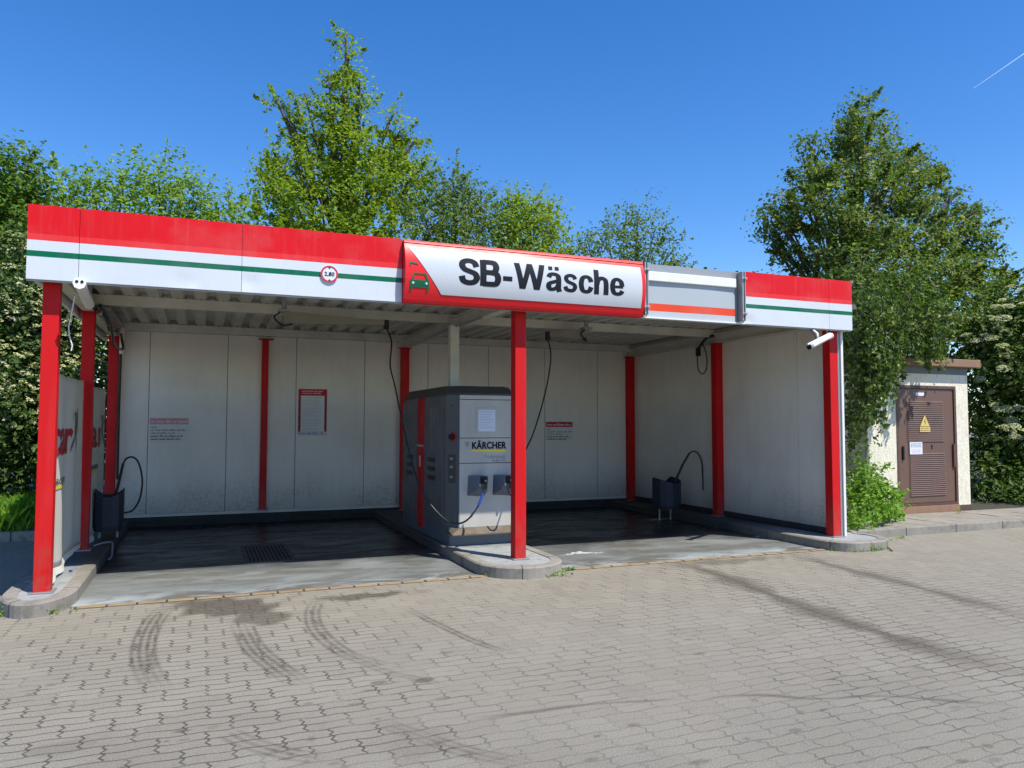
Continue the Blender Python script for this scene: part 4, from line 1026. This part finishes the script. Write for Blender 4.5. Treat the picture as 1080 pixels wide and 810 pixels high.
for z0, z1, xa, xb in ((1.29, 1.98, 12.24, 13.12), (.38, 1.11, 12.27, 13.13)):
    lo = MB(); z = z0
    lo.box((xa, yd-.004, z0), (xb, yd-.0005, z1))
    while z < z1-.02:
        lo.add([(xa+.02, yd-.004, z+.026), (xb-.02, yd-.004, z+.026), (xb-.02, yd-.016, z+.004), (xa+.02, yd-.016, z+.004), (xa+.02, yd-.004, z), (xb-.02, yd-.004, z)], [(0, 3, 2, 1), (3, 4, 5, 2)])
        z += .033
    lo.build('louvre', 'brown', door)
MB().box((12.12, yd-.03, .99), (12.15, yd, 1.22), .006).build('handle', 'black', door)
MB().box((12.80, yd-.006, 1.165), (12.825, yd, 1.235), .002).build('keyhole', 'ink', door)
MB().box((13.30, hy0-.02, .85), (13.34, hy0+.012, 1.25), .004).build('hinge', 'brown_trim', door)
MB().box((12.46, yd-.005, 2.065), (12.66, yd-.0005, 2.12)).build('number_plate', 'paper', door)
wn = thing('warning_sign', 'yellow high voltage warning triangle with text plate on the hut door', 'sign', (12.63, yd, 1.45))
MB().slab_xz([(12.53, 1.55), (12.75, 1.55), (12.64, 1.74)], yd-.022, yd-.0165).build('triangle', 'warn_yellow' if 'warn_yellow' in M else 'yellow', wn)
MB().box((12.52, yd-.022, 1.455), (12.76, yd-.0165, 1.54)).build('text_plate', 'warn_yellow', wn)
MB().slab_xz([(12.64, 1.57), (12.655, 1.63), (12.64, 1.63), (12.655, 1.695), (12.622, 1.625), (12.638, 1.625)], yd-.024, yd-.0225).build('lightning_bolt', 'ink', wn)
words(12.535, 12.745, 1.505, .018, yd-.0225, 'ink', wn, 5); words(12.535, 12.745, 1.472, .018, yd-.0225, 'ink', wn, 6)
nd = thing('door_notice', 'small white paper notice taped to the middle of the brown hut door', 'notice', (12.43, yd, 1.1))
MB().box((12.28, yd-.018, 1.08), (12.57, yd-.0165, 1.285)).build('sheet', 'paper', nd)
for k_ in range(3): words(12.30, 12.55, 1.25-k_*.025, .015, yd-.0185, 'print_dark', nd, 10+k_)
for k_ in range(3): words(12.32, 12.53, 1.15-k_*.024, .013, yd-.0185, 'pink', nd, 20+k_)
MB().cyl((11.30, 1.62, .1), (11.30, 1.62, 2.5), .03, 10).build('downpipe', 'grey_metal', ht)
# fence panel and post seen between shelter and hut
fe = thing('fence', 'short dark olive fence panel between the shelter wall and the hut', 'fence', (10.4, 2.6, .1))
MB().box((9.9, 3.0, .15), (11.2, 3.03, 1.6), .004).build('panel', 'fence_green' if 'fence_green' in M else 'roof_dark', fe)
MB().box((9.80, 2.96, .09), (9.9, 3.06, 1.7), .006).build('fence_post', 'kerb', fe)
MB().box((11.205, 2.96, .09), (11.30, 3.06, 1.7), .006).build('fence_post', 'kerb', fe)

# ---------------------------------------------------------------- foliage
def leaf_quads(P, Nn, size, rng, aspect=.6, jitter=.35):
    n = len(P); s = size*(1+jitter*rng.standard_normal(n)).clip(.5, 1.7)
    Nn = Nn/np.linalg.norm(Nn, axis=1, keepdims=True).clip(1e-6)
    t = rng.standard_normal((n, 3)); t -= (t*Nn).sum(1, keepdims=True)*Nn; t /= np.linalg.norm(t, axis=1, keepdims=True).clip(1e-6)
    b = np.cross(Nn, t); s = s[:, None]
    v0 = P-t*s*.5; v2 = P+t*s*.5-Nn*s*.10
    v1 = P+b*s*.5*aspect+Nn*s*.10; v3 = P-b*s*.5*aspect+Nn*s*.10
    V = np.stack([v0, v1, v2, v3], 1).reshape(-1, 3); F = np.arange(n*4).reshape(n, 4)
    return V, F
def crown_points(lobes, dens, rng, clump=.22, per=14, fill=.25, sprigs=.25, squash=.7, reach=2.6):
    PP = []; NN = []
    for (cx_, cy, cz, rx, ry, rz) in lobes:
        c = np.array((cx_, cy, cz)); r = np.array((rx, ry, rz)); area = 4*np.pi*((rx*ry)**1.6/3+(rx*rz)**1.6/3+(ry*rz)**1.6/3)**(1/1.6)
        nc = max(3, int(area*dens/per))
        u = rng.standard_normal((nc, 3)); u /= np.linalg.norm(u, axis=1, keepdims=True)
        rad = np.where(rng.random(nc) < fill, rng.random(nc)**.5*.8, .80+.26*rng.random(nc))
        # uneven surface
        rad *= 1+.12*np.sin(u[:, 0]*5+cx_*3)+.10*np.sin(u[:, 2]*7+cy)+.08*np.sin(u[:, 1]*9+cz)
        cc_ = c+u*r*rad[:, None]
        isp = rng.random(nc) < sprigs
        m = rng.integers(int(per*.5), int(per*1.6), nc)
        idx_ = np.repeat(np.arange(nc), m); k_ = len(idx_)
        off = rng.standard_normal((k_, 3))*clump*np.array((1, 1, squash))
        # sprigs: stretched outward and up
        dirn = u[idx_]*np.array((1, 1, .4))+np.array((0, 0, .55)); dirn /= np.linalg.norm(dirn, axis=1, keepdims=True)
        tt = rng.random(k_)[:, None]*clump*reach
        offs = dirn*tt+rng.standard_normal((k_, 3))*clump*.28*(1.2-tt/(clump*reach))
        off = np.where(isp[idx_][:, None], offs, off)
        PP.append(cc_[idx_]+off); NN.append(u[idx_]*.7+np.array((0, 0, .7))+rng.standard_normal((k_, 3))*.5)
    return np.concatenate(PP), np.concatenate(NN)
def trunk_mesh(base, lobes, r0, rng, name='trunk', parent=None):
    mb = MB(); b = Vector(base); hl = max(lobes, key=lambda l: l[2]); top = hl[2]-hl[5]*.2; cx_, cy = hl[0], hl[1]
    pts = [b+(Vector((cx_, cy, top))-b)*t+Vector((math.sin(t*9)*.14, math.cos(t*5)*.1-.1, 0))*t*(1-t)*2 for t in np.linspace(0, 1, 9)]
    mb.tube(pts, [r0*(1-t)**1.1+.008 for t in np.linspace(0, 1, 9)], 8)
    for l in lobes:
        c = Vector(l[:3]); t = min(max((c.z-b.z)/(top-b.z)-.25, .12), .8); s = b+(Vector((cx_, cy, top))-b)*t
        mid = s.lerp(c, .5)+Vector((0, 0, -.1*(c-s).length))
        mb.tube(smoothpath([s, mid, c, c+(c-s).normalized()*l[5]*.3], 4), np.linspace(r0*.3, r0*.04, 13), 6)
        for k_ in range(5):
            d_ = Vector(np.clip(rng.standard_normal(3), -1, 1)*np.array(l[3:])*.6); mb.tube([c.lerp(s, .3*rng.random()), c+d_*.5, c+d_], [r0*.08, r0*.05, r0*.02], 5)
    return mb.build(name, 'bark', parent)
def tree(name, label, cat, base, lobes, mat, size, dens, seed, group=None, r0=.14, blossoms=0, **kw):
    rng = np.random.default_rng(seed); t = thing(name, label, cat, base, group)
    P, Nn = crown_points(lobes, dens, rng, **kw)
    ok = P[:, 2] > .12
    # keep foliage out of the shelter and hut volumes
    ok &= ~((P[:, 0] > -.25) & (P[:, 0] < 9.25) & (P[:, 1] < 5.6) & (P[:, 1] > -.5) & (P[:, 2] < 3.6))
    ok &= ~((P[:, 0] > hx0-.1) & (P[:, 0] < hx1+.12) & (P[:, 1] > hy0-.05) & (P[:, 1] < hy1+.1) & (P[:, 2] < 2.75))
    P, Nn = P[ok], Nn[ok]
    V, F = leaf_quads(P, Nn, size, rng); fastmesh('crown', V, F, mat, t)
    trunk_mesh(base, lobes, r0, rng, parent=t)
    if blossoms:
        add_blossoms(t, lobes, blossoms, rng)
    return t
def add_blossoms(t, lobes, spec, rng):
    n, rad, zmin, cnt, sz, push = spec; Ps = []; Ns = []
    ar = np.array([l[3]*l[5] for l in lobes]); pick = rng.choice(len(lobes), n, p=ar/ar.sum())
    L_ = np.array(lobes)[pick]; u = rng.standard_normal((n, 3)); u[:, 1] = -abs(u[:, 1]); u[:, 2] = u[:, 2]*.7+.25; u /= np.linalg.norm(u, axis=1, keepdims=True)
    c = L_[:, :3]+u*L_[:, 3:]*push; nrm = u*.6+np.array((0, -.1, .9)); nrm /= np.linalg.norm(nrm, axis=1, keepdims=True)
    ok = (c[:, 2] > zmin); ok &= ~((c[:, 0] > -.25) & (c[:, 0] < 9.25) & (c[:, 1] < 5.6) & (c[:, 2] < 3.6)); ok &= ~((c[:, 0] > hx0-.1) & (c[:, 0] < hx1+.12) & (c[:, 1] > hy0-.05) & (c[:, 1] < hy1+.1) & (c[:, 2] < 2.75))
    c, nrm = c[ok], nrm[ok]; n = len(c)
    rr_ = rad*(.6+.6*rng.random(n))
    idx_ = np.repeat(np.arange(n), cnt); k_ = len(idx_)
    a = rng.standard_normal((k_, 3)); a -= (a*nrm[idx_]).sum(1, keepdims=True)*nrm[idx_]; a /= np.linalg.norm(a, axis=1, keepdims=True)
    rr2 = rng.random(k_)**.5
    P = c[idx_]+a*(rr2*rr_[idx_])[:, None]+nrm[idx_]*((.25-rr2**2*.3)*rr_[idx_])[:, None]
    V, F = leaf_quads(P, nrm[idx_]+rng.standard_normal((k_, 3))*.25, sz, rng, .9); fastmesh('blossoms', V, F, 'blossom', t)
def lob(u, v, Y, rp, ry=None, sz=1.0):
    """a crown lobe seen at bearing (u, v), at depth plane Y, with an angular radius of rp pixels"""
    p = atY(u, v, Y); d = float((p-CAM) @ VF); r = rp*d/FPX
    return (p[0], p[1], p[2], r*1.08, ry or min(r*1.1, 1.6), r*sz)
GB = 'trees growing behind the wash shelter'
# upper left tree with large bright leaves
tree('leafy_tree', 'dense bright green tree at the far left edge above the hedge', 'tree', (-4.4, 9.4, .1),
     [lob(-40, 208, 9, 62), lob(8, 198, 8.6, 40), lob(-10, 253, 8.4, 55), lob(22, 233, 8.4, 26), lob(-60, 308, 8.6, 70), lob(12, 270, 8.3, 36)], 'leaf_far', .10, 340, 11, GB, .2, clump=.15, sprigs=.15)
# flowering hedge
hedge = [lob(-60, 330, 6.2, 60), lob(-5, 330, 5.9, 48), lob(40, 330, 6.3, 45), lob(80, 350, 6.6, 45), lob(100, 310, 6.9, 45), lob(60, 285, 6.9, 38), lob(-60, 430, 5.8, 65), lob(0, 410, 5.7, 52), lob(50, 410, 6.0, 48), lob(90, 420, 6.3, 45), lob(20, 280, 6.6, 32), lob(-60, 500, 5.7, 45), lob(5, 478, 5.6, 38), lob(55, 480, 5.9, 40), lob(95, 480, 6.2, 36), lob(15, 445, 5.6, 40)]
tree('flowering_shrub', 'tall dense shrub covered in small cream blossoms beside the left posts', 'shrub', (-2., 6.2, .1), hedge, 'leaf_shrub', .085, 480, 12, None, .09, (2600, .055, 1.5, 14, .028, 1.12), clump=.16, sprigs=.25)
# row behind the shelter
def col(u, vt, vb, Y, rp, n=None):
    out = []; v = vt+rp*1.0
    while v < vb: out.append(lob(u+random.uniform(-6, 6), v, Y+random.uniform(-.3, .3), rp*random.uniform(.85, 1.15))); v += rp*1.15
    return out
tree('slender_tree', 'yellow-green tree with an airy top above the left end of the fascia', 'tree', (-1.3, 10.2, .1),
     [lob(75, 204, 10, 20), lob(100, 204, 10, 24), lob(62, 244, 9.8, 24), lob(130, 199, 10, 22), lob(100, 244, 9.8, 34), lob(140, 237, 9.8, 30), lob(80, 290, 9.6, 45), lob(140, 290, 9.6, 45), lob(70, 360, 9.6, 45), lob(140, 360, 9.6, 45)], 'leaf_bright', .085, 240, 13, GB, .12, clump=.22, sprigs=.5, fill=.12)
tree('slender_tree', 'yellow-green tree between the far left treetops and the tall poplar', 'tree', (.6, 10.4, .1),
     [lob(168, 191, 10.2, 20), lob(180, 217, 10, 26), lob(208, 214, 10, 20), lob(228, 224, 10, 22), lob(205, 249, 9.8, 32), lob(250, 241, 9.8, 26), lob(185, 290, 9.6, 42), lob(245, 290, 9.6, 42), lob(190, 360, 9.6, 42), lob(245, 360, 9.6, 45)], 'leaf_bright', .085, 240, 14, GB, .12, clump=.22, sprigs=.5, fill=.12)
tree('poplar', 'tallest tree behind the shelter with a narrow pointed top', 'tree', (4.4, 11.4, .1),
     [lob(365, 44, 11, 4, sz=2.6), lob(366, 62, 11, 7, sz=1.6), lob(364, 84, 11, 11, sz=1.3), lob(379, 92, 11, 5, sz=1.4), lob(347, 82, 11, 5), lob(361, 104, 10.9, 15), lob(378, 116, 10.9, 11), lob(345, 112, 10.9, 7), lob(352, 132, 10.9, 18), lob(378, 138, 10.8, 17), lob(323, 104, 10.9, 5, sz=1.5), lob(294, 110, 10.9, 6), lob(304, 120, 10.9, 8), lob(316, 134, 10.9, 11), lob(334, 146, 10.8, 15), lob(362, 165, 10.6, 28),
      lob(413, 124, 10.9, 5, sz=1.8), lob(420, 142, 10.8, 10), lob(436, 150, 10.8, 9), lob(447, 172, 10.8, 8), lob(418, 166, 10.7, 17), lob(434, 184, 10.7, 16), lob(396, 168, 10.7, 18), lob(291, 166, 10.8, 9, sz=1.3), lob(312, 165, 10.7, 16), lob(285, 190, 10.6, 16), lob(318, 190, 10.6, 26), lob(380, 200, 10.4, 34), lob(425, 208, 10.5, 22), lob(340, 220, 10.2, 34), lob(295, 222, 10.2, 28), lob(350, 290, 10, 50), lob(290, 290, 10, 50), lob(410, 280, 10, 50), lob(350, 370, 10, 50)], 'leaf_mid', .095, 340, 15, GB, .2, clump=.19, sprigs=.5, fill=.12, per=40, squash=.5, reach=2.6)
tree('bushy_tree', 'bluish-green bushy tree right of the poplar with loose upright shoots', 'tree', (7.2, 10.6, .1),
     [lob(478, 198, 10, 17, sz=1.3), lob(462, 208, 10, 18), lob(500, 212, 10, 18), lob(480, 230, 9.9, 26), lob(512, 232, 9.9, 20), lob(450, 235, 9.8, 22), lob(470, 270, 9.8, 40), lob(520, 275, 9.8, 40), lob(480, 340, 9.6, 45), lob(540, 340, 9.6, 45)], 'leaf_blue', .08, 280, 16, GB, .12, clump=.2, sprigs=.5, fill=.15)
tree('bushy_tree', 'rounded green tree above the middle of the SB-Wäsche sign', 'tree', (8.8, 10.4, .1),
     [lob(540, 222, 10, 16), lob(560, 220, 10, 18), lob(578, 232, 10, 16), lob(545, 242, 9.8, 26), lob(575, 255, 9.8, 24), lob(530, 260, 9.8, 26), lob(570, 300, 9.8, 40), lob(590, 350, 9.6, 42)], 'leaf_mid', .085, 290, 17, GB, .12, clump=.18, sprigs=.35)
tree('small_tree', 'loose silvery green tree rising above the grey fascia panel', 'tree', (12.2, 10.6, .1),
     [lob(672, 228, 10.2, 13, sz=1.2), lob(658, 240, 10.2, 16), lob(690, 245, 10.2, 16), lob(640, 256, 10.1, 17), lob(670, 262, 10, 24), lob(704, 268, 10.1, 16), lob(620, 262, 10, 16), lob(640, 285, 10, 26), lob(690, 290, 10, 28), lob(712, 285, 10, 10), lob(600, 275, 10, 14), lob(660, 340, 10, 45), lob(610, 330, 10, 36)], 'leaf_blue', .08, 170, 18, GB, .1, clump=.2, sprigs=.5, fill=.2)
tree('low_shrub', 'low dark shrub hidden behind the right bay roof', 'shrub', (12., 8, .1), [lob(720, 350, 8, 45), lob(770, 350, 8, 45), lob(820, 350, 8, 50), lob(860, 400, 7.5, 50)], 'leaf_shrub', .12, 110, 25, None, .06)
# linden on the right
LY = 6.2
lind = []
for (u_, v_, r_, dy, z_) in ((903, 108, 12, 0, 1.4), (893, 128, 14, -.3, 1.1), (915, 128, 13, .2, 1), (888, 152, 15, .3, 1), (910, 155, 18, -.6, 1), (932, 150, 12, .1, 1), (938, 172, 16, -.5, 1), (958, 165, 12, .3, 1), (974, 158, 9, .5, 1), (985, 172, 9, 0, 1), (965, 185, 18, -.4, 1), (900, 185, 20, -.8, 1), (925, 200, 20, -.9, 1),
      (850, 146, 6, .2, 1.6), (845, 165, 9, 0, 1), (858, 178, 12, -.3, 1), (842, 190, 13, .3, 1), (866, 205, 15, -.8, 1), (828, 210, 12, 0, 1), (812, 222, 8, .4, 1), (850, 222, 17, -.5, 1), (822, 238, 15, -.2, 1), (806, 238, 7, .5, .7), (885, 225, 20, -1.1, 1), (835, 262, 15, 0, 1), (812, 258, 8, .3, 1),
      (950, 215, 18, .2, 1), (975, 218, 16, -.7, 1), (990, 205, 10, .4, 1), (1003, 232, 14, -.3, 1), (1013, 200, 6, 0, 1.2), (1018, 216, 8, .2, 1), (1030, 222, 8, -.2, .9), (1038, 238, 12, .3, 1), (1025, 255, 15, -.5, 1), (1050, 262, 9, .2, 1), (1038, 278, 14, 0, 1), (1062, 298, 11, .1, .8), (1050, 305, 16, -.4, 1),
      (920, 245, 22, -1.2, 1), (955, 250, 20, -.9, 1), (985, 258, 20, -1, 1), (870, 255, 20, -.9, 1), (900, 275, 24, -1.3, 1), (945, 290, 25, -1.4, 1), (985, 295, 22, -1.2, 1), (1015, 290, 20, -.9, 1), (860, 285, 20, -.3, 1), (1020, 322, 26, -1, 1), (975, 330, 30, -1.2, 1), (925, 325, 30, -1, 1), (880, 330, 28, -.3, 1), (1050, 340, 24, -.5, 1), (1000, 360, 30, -.6, 1), (940, 365, 34, -.8, 1), (890, 375, 34, 0, 1), (930, 425, 34, 0, 1), (900, 405, 32, .2, 1)):
    lind.append(lob(925+(u_-925)*.95, v_+max(0, (260-v_)*.07), LY+dy*1.3, r_*1.04, sz=z_))
tree('linden', 'large dark linden rising behind the right end of the shelter and the hut', 'tree', (16.3, 6.6, .1), lind, 'leaf_linden', .095, 400, 19, None, .24, clump=.20, sprigs=.3, fill=.10, per=85, squash=.5, reach=2.)
# elder at right
el = [lob(1060, 350, 3.2, 30), lob(1085, 340, 3.2, 34), lob(1040, 375, 3.4, 26), lob(1070, 390, 3.0, 38), lob(1110, 370, 3.2, 45), lob(1050, 425, 3.2, 28), lob(1080, 440, 2.9, 40), lob(1052, 470, 3.0, 26), lob(1075, 490, 2.7, 36), lob(1050, 515, 2.6, 24), lob(1085, 525, 2.4, 26), lob(1125, 430, 2.9, 50), lob(1130, 500, 2.5, 45), lob(1036, 345, 3.6, 16)]
tree('elder_bush', 'dark elder bush with large flat cream flower heads at the right edge beside the hut', 'shrub', (16.2, 3.1, .1), el, 'leaf_elder', .10, 420, 20, None, .08, (300, .13, 1.2, 150, .032, 1.36), clump=.17, sprigs=.3)
for k_, (u0, Y) in enumerate(((1180, 3.5), (1260, 3.), (-160, 5.6), (-260, 6.))):
    tree('dense_bush', ('dense green bush beyond the right edge of the forecourt', 'dense green bush at the outer right of the forecourt', 'dense green bush beyond the left edge of the forecourt', 'dense green bush at the outer left of the forecourt')[k_], 'shrub', tuple(gr(u0, 530, .1)[:2])+(.1,) if False else (float(atY(u0, 450, Y)[0]), Y, .1),
         [lob(u0, 330, Y, 70), lob(u0-20, 420, Y, 70), lob(u0+20, 490, Y-.2, 60)], 'leaf_mid', .14, 110, 30+k_, 'bushes beyond the frame')

# hanging birch-like tree between shelter and hut
def hanging(name, label, base, crown, strands, seed):
    rng = np.random.default_rng(seed); t = thing(name, label, 'tree', base)
    P, Nn = crown_points(crown, 230, rng, clump=.17, sprigs=.3, squash=.6, per=24)
    PL = [P]; NL = [Nn]; tw = MB()
    for (u, v0, v1, Y) in strands:
        a = atY(u, v0, Y); b_ = atY(u+rng.uniform(-6, 8), v1, Y-.1); n_ = int(np.linalg.norm(b_-a)*80)
        tt = rng.random(n_)[:, None]; wob = np.concatenate([.06*np.sin(tt*9+u), .05*np.cos(tt*7+u), 0*tt], 1)
        taper = (1.15-tt*.7)
        PL.append(a+(b_-a)*tt+wob+rng.standard_normal((n_, 3))*.07*taper); NL.append(rng.standard_normal((n_, 3))*np.array((1, 1, .5))+np.array((0, -.4, .5)))
        tw.tube([a+(b_-a)*s+np.array([.06*math.sin(s*9+u), .05*math.cos(s*7+u), 0]) for s in np.linspace(0, .95, 8)], np.linspace(.008, .003, 8), 4)
    P = np.concatenate(PL); Nn = np.concatenate(NL)
    ok = ~((P[:, 0] < 9.25) & (P[:, 1] < 5.6)) & ~((P[:, 0] > hx0-.16) & (P[:, 0] < hx1+.12) & (P[:, 1] > hy0-.18) & (P[:, 1] < hy1+.1) & (P[:, 2] < 2.75))
    P, Nn = P[ok], Nn[ok]
    V, F = leaf_quads(P, Nn, .075, rng, .6); fastmesh('crown', V, F, 'leaf_birch', t); tw.build('twigs', 'bark', t)
    trunk_mesh(base, crown, .10, rng, parent=t)
rs = random.Random(9); strands = []
for k_ in range(60):
    u = rs.uniform(893, 960); lim = 478-(u-893)*.2 if u < 925 else (460-(u-925)*2.6)
    lim = max(lim, 395 if u < 950 else 372)
    Y = rs.uniform(1.05, 1.45) if u > 912 else rs.uniform(1.3, 2.9)
    strands.append((u, rs.uniform(300, 360), lim-abs(rs.gauss(0, 26)), Y))
for k_ in range(14): strands.append((rs.uniform(960, 1000), rs.uniform(320, 345), rs.uniform(368, 392), rs.uniform(1.0, 1.4)))
hanging('weeping_tree', 'tree with long drooping leafy twigs hanging beside the shelter in front of the hut', (10.6, 3.6, .1),
        [lob(915, 318, 1.9, 26), lob(945, 322, 1.7, 26), lob(975, 325, 1.6, 24), lob(905, 350, 2.2, 24), lob(930, 350, 1.7, 20), lob(1000, 335, 1.6, 16), lob(905, 395, 2.6, 20), lob(905, 430, 2.8, 18), lob(918, 290, 2.2, 24), lob(955, 295, 2.0, 24)], strands, 33)
# weedy bush at the foot of the right wall
wb = [lob(912, 545, .9, 22), lob(925, 530, 1.1, 18), lob(905, 515, 1.3, 16), lob(918, 505, 1.5, 15), lob(935, 545, 1.2, 14), lob(900, 555, .6, 14), lob(904, 490, 1.8, 12), lob(943, 552, 1.4, 6), lob(932, 520, 1.4, 12)]
tree('weed_bush', 'bright green weedy bush at the foot of the right shelter wall', 'bush', (9.9, 1.1, .1), wb, 'leaf_weed', .062, 900, 34, None, .02, clump=.08, sprigs=.35)
# grass strip at far left
rng = np.random.default_rng(44)
def blades(x0, x1, y0, y1, n, h, name, label, z=.1):
    P = np.stack([rng.uniform(x0, x1, n), rng.uniform(y0, y1, n), np.full(n, z)], 1); hh = h*(.4+.8*rng.random(n))[:, None]
    a = rng.uniform(0, 6.283, n); w = np.stack([np.cos(a), np.sin(a), 0*a], 1)*.006; ln = rng.standard_normal((n, 3))*np.array((.35, .35, 0))
    V = np.stack([P-w, P+w, P+w*.7+(ln*.3+np.array((0, 0, .6)))*hh, P+(ln+np.array((0, 0, 1)))*hh], 1).reshape(-1, 3)
    o = fastmesh(name, V, np.arange(n*4).reshape(n, 4), 'grass'); o['kind'] = 'stuff'; o['label'] = label; return o
blades(-8, -.45, 4.45, 6.3, 26000, .42, 'grass', 'tall bright grass behind the left kerb')
# little weeds along kerbs
def tuft(u, v, r, n, label, z=0.0):
    c = gr(u, v, z); n = int(n); P = np.stack([c[0]+rng.standard_normal(n)*r*1.6, c[1]+rng.standard_normal(n)*r*.45, z+.012+abs(rng.standard_normal(n))*r*.5], 1)
    V, F = leaf_quads(P, rng.standard_normal((n, 3))*.5+np.array((0, -.3, .9)), .026, rng, .5)
    o = fastmesh('weed', V, F, 'leaf_weed'); o['label'] = label; o['category'] = 'weed'; o['group'] = 'weeds growing along the kerbs'
tuft(53, 648, .045, 70, 'tiny weed at the foot of the left kerb nose')
tuft(2, 650, .05, 90, 'weed at the left frame edge under the kerb')
tuft(522, 607, .04, 60, 'small weed left of the middle island nose')
tuft(588, 608, .05, 55, 'yellowish weed under the middle island nose')
tuft(600, 602, .03, 55, 'leafy weed at the right corner of the middle island')
tuft(886, 581, .04, 50, 'tiny weed under the right island nose')
tuft(905, 582, .05, 60, 'small weed under the front of the right island')
tuft(924, 581, .045, 120, 'fresh green weed at the corner of the right island')
tuft(931, 572, .04, 50, 'sparse weed between the right island and the pavement kerb')
tuft(950, 568, .035, 40, 'small weed below the pavement kerb before the hut')
tuft(955, 540, .05, 90, 'weed growing at the left foot of the hut door', .11)
tuft(1012, 541, .04, 50, 'small weed at the right foot of the hut door', .11)
tw = MB().tube(smoothpath([tuple(gr(930, 575, .01)), tuple(gr(936, 577, .02)), tuple(gr(941, 581, .01))], 4), .008, 5).build('twig', 'bark'); tw['label'] = 'short dry twig lying before the pavement kerb'; tw['category'] = 'twig'
# contrail
m, nt, b_ = newmat('ice_cloud'); b_.inputs['Base Color'].default_value = (.8, .85, .9, 1); b_.inputs['Roughness'].default_value = 1; b_.inputs['Alpha'].default_value = .3; M['contrail'] = m
a = atY(1027, 93, 900); bb = atY(1110, 36, 900); o = MB().tube([a, (a+bb)/2, bb], [.3, .8, 1.2], 6).build('contrail', m); o['label'] = 'short thin white aircraft contrail in the upper right sky'; o['category'] = 'contrail'

# ---------------------------------------------------------------- light, sky, camera
AZ, EL = R_(30), R_(57); SKY_SAT = 1.33
sd = Vector((math.sin(AZ)*math.cos(EL), -math.cos(AZ)*math.cos(EL), math.sin(EL)))
sl = bpy.data.lights.new('sun', 'SUN'); sl.energy = 5.0; sl.angle = R_(.53); sl.color = (1, .95, .86)
so = bpy.data.objects.new('sun', sl); C.objects.link(so); so.rotation_euler = sd.to_track_quat('Z', 'Y').to_euler()
w = bpy.data.worlds.new('World'); S.world = w; w.use_nodes = True; nt = w.node_tree
sky = nt.nodes.new('ShaderNodeTexSky'); sky.sky_type = 'NISHITA'; sky.sun_disc = False; sky.sun_elevation = EL; sky.sun_rotation = math.atan2(sd.x, sd.y)
sky.altitude = 400; sky.air_density = 1.0; sky.dust_density = .15; sky.ozone_density = 3.0
hs = nt.nodes.new('ShaderNodeHueSaturation'); hs.inputs['Hue'].default_value = .508; hs.inputs['Saturation'].default_value = SKY_SAT; nt.links.new(sky.outputs[0], hs.inputs['Color'])
bg = nt.nodes['Background']; bg.inputs['Strength'].default_value = .15; nt.links.new(hs.outputs[0], bg.inputs[0])
cd_ = bpy.data.cameras.new('camera'); cam = bpy.data.objects.new('camera', cd_); C.objects.link(cam); S.camera = cam
cd_.sensor_width = 36; cd_.lens = FPX/1080*36; cd_.clip_end = 3000; cd_.clip_start = .05
mat = Matrix(((VR[0], VU[0], -VF[0]), (VR[1], VU[1], -VF[1]), (VR[2], VU[2], -VF[2])))
cam.matrix_world = Matrix.Translation(CAM) @ mat.to_4x4()
S.view_settings.view_transform = 'Standard'; S.view_settings.look = 'None'; S.view_settings.gamma = 1; S.view_settings.exposure = .42
S.render.engine = 'CYCLES'; S.cycles.max_bounces = 6; S.cycles.transparent_max_bounces = 6
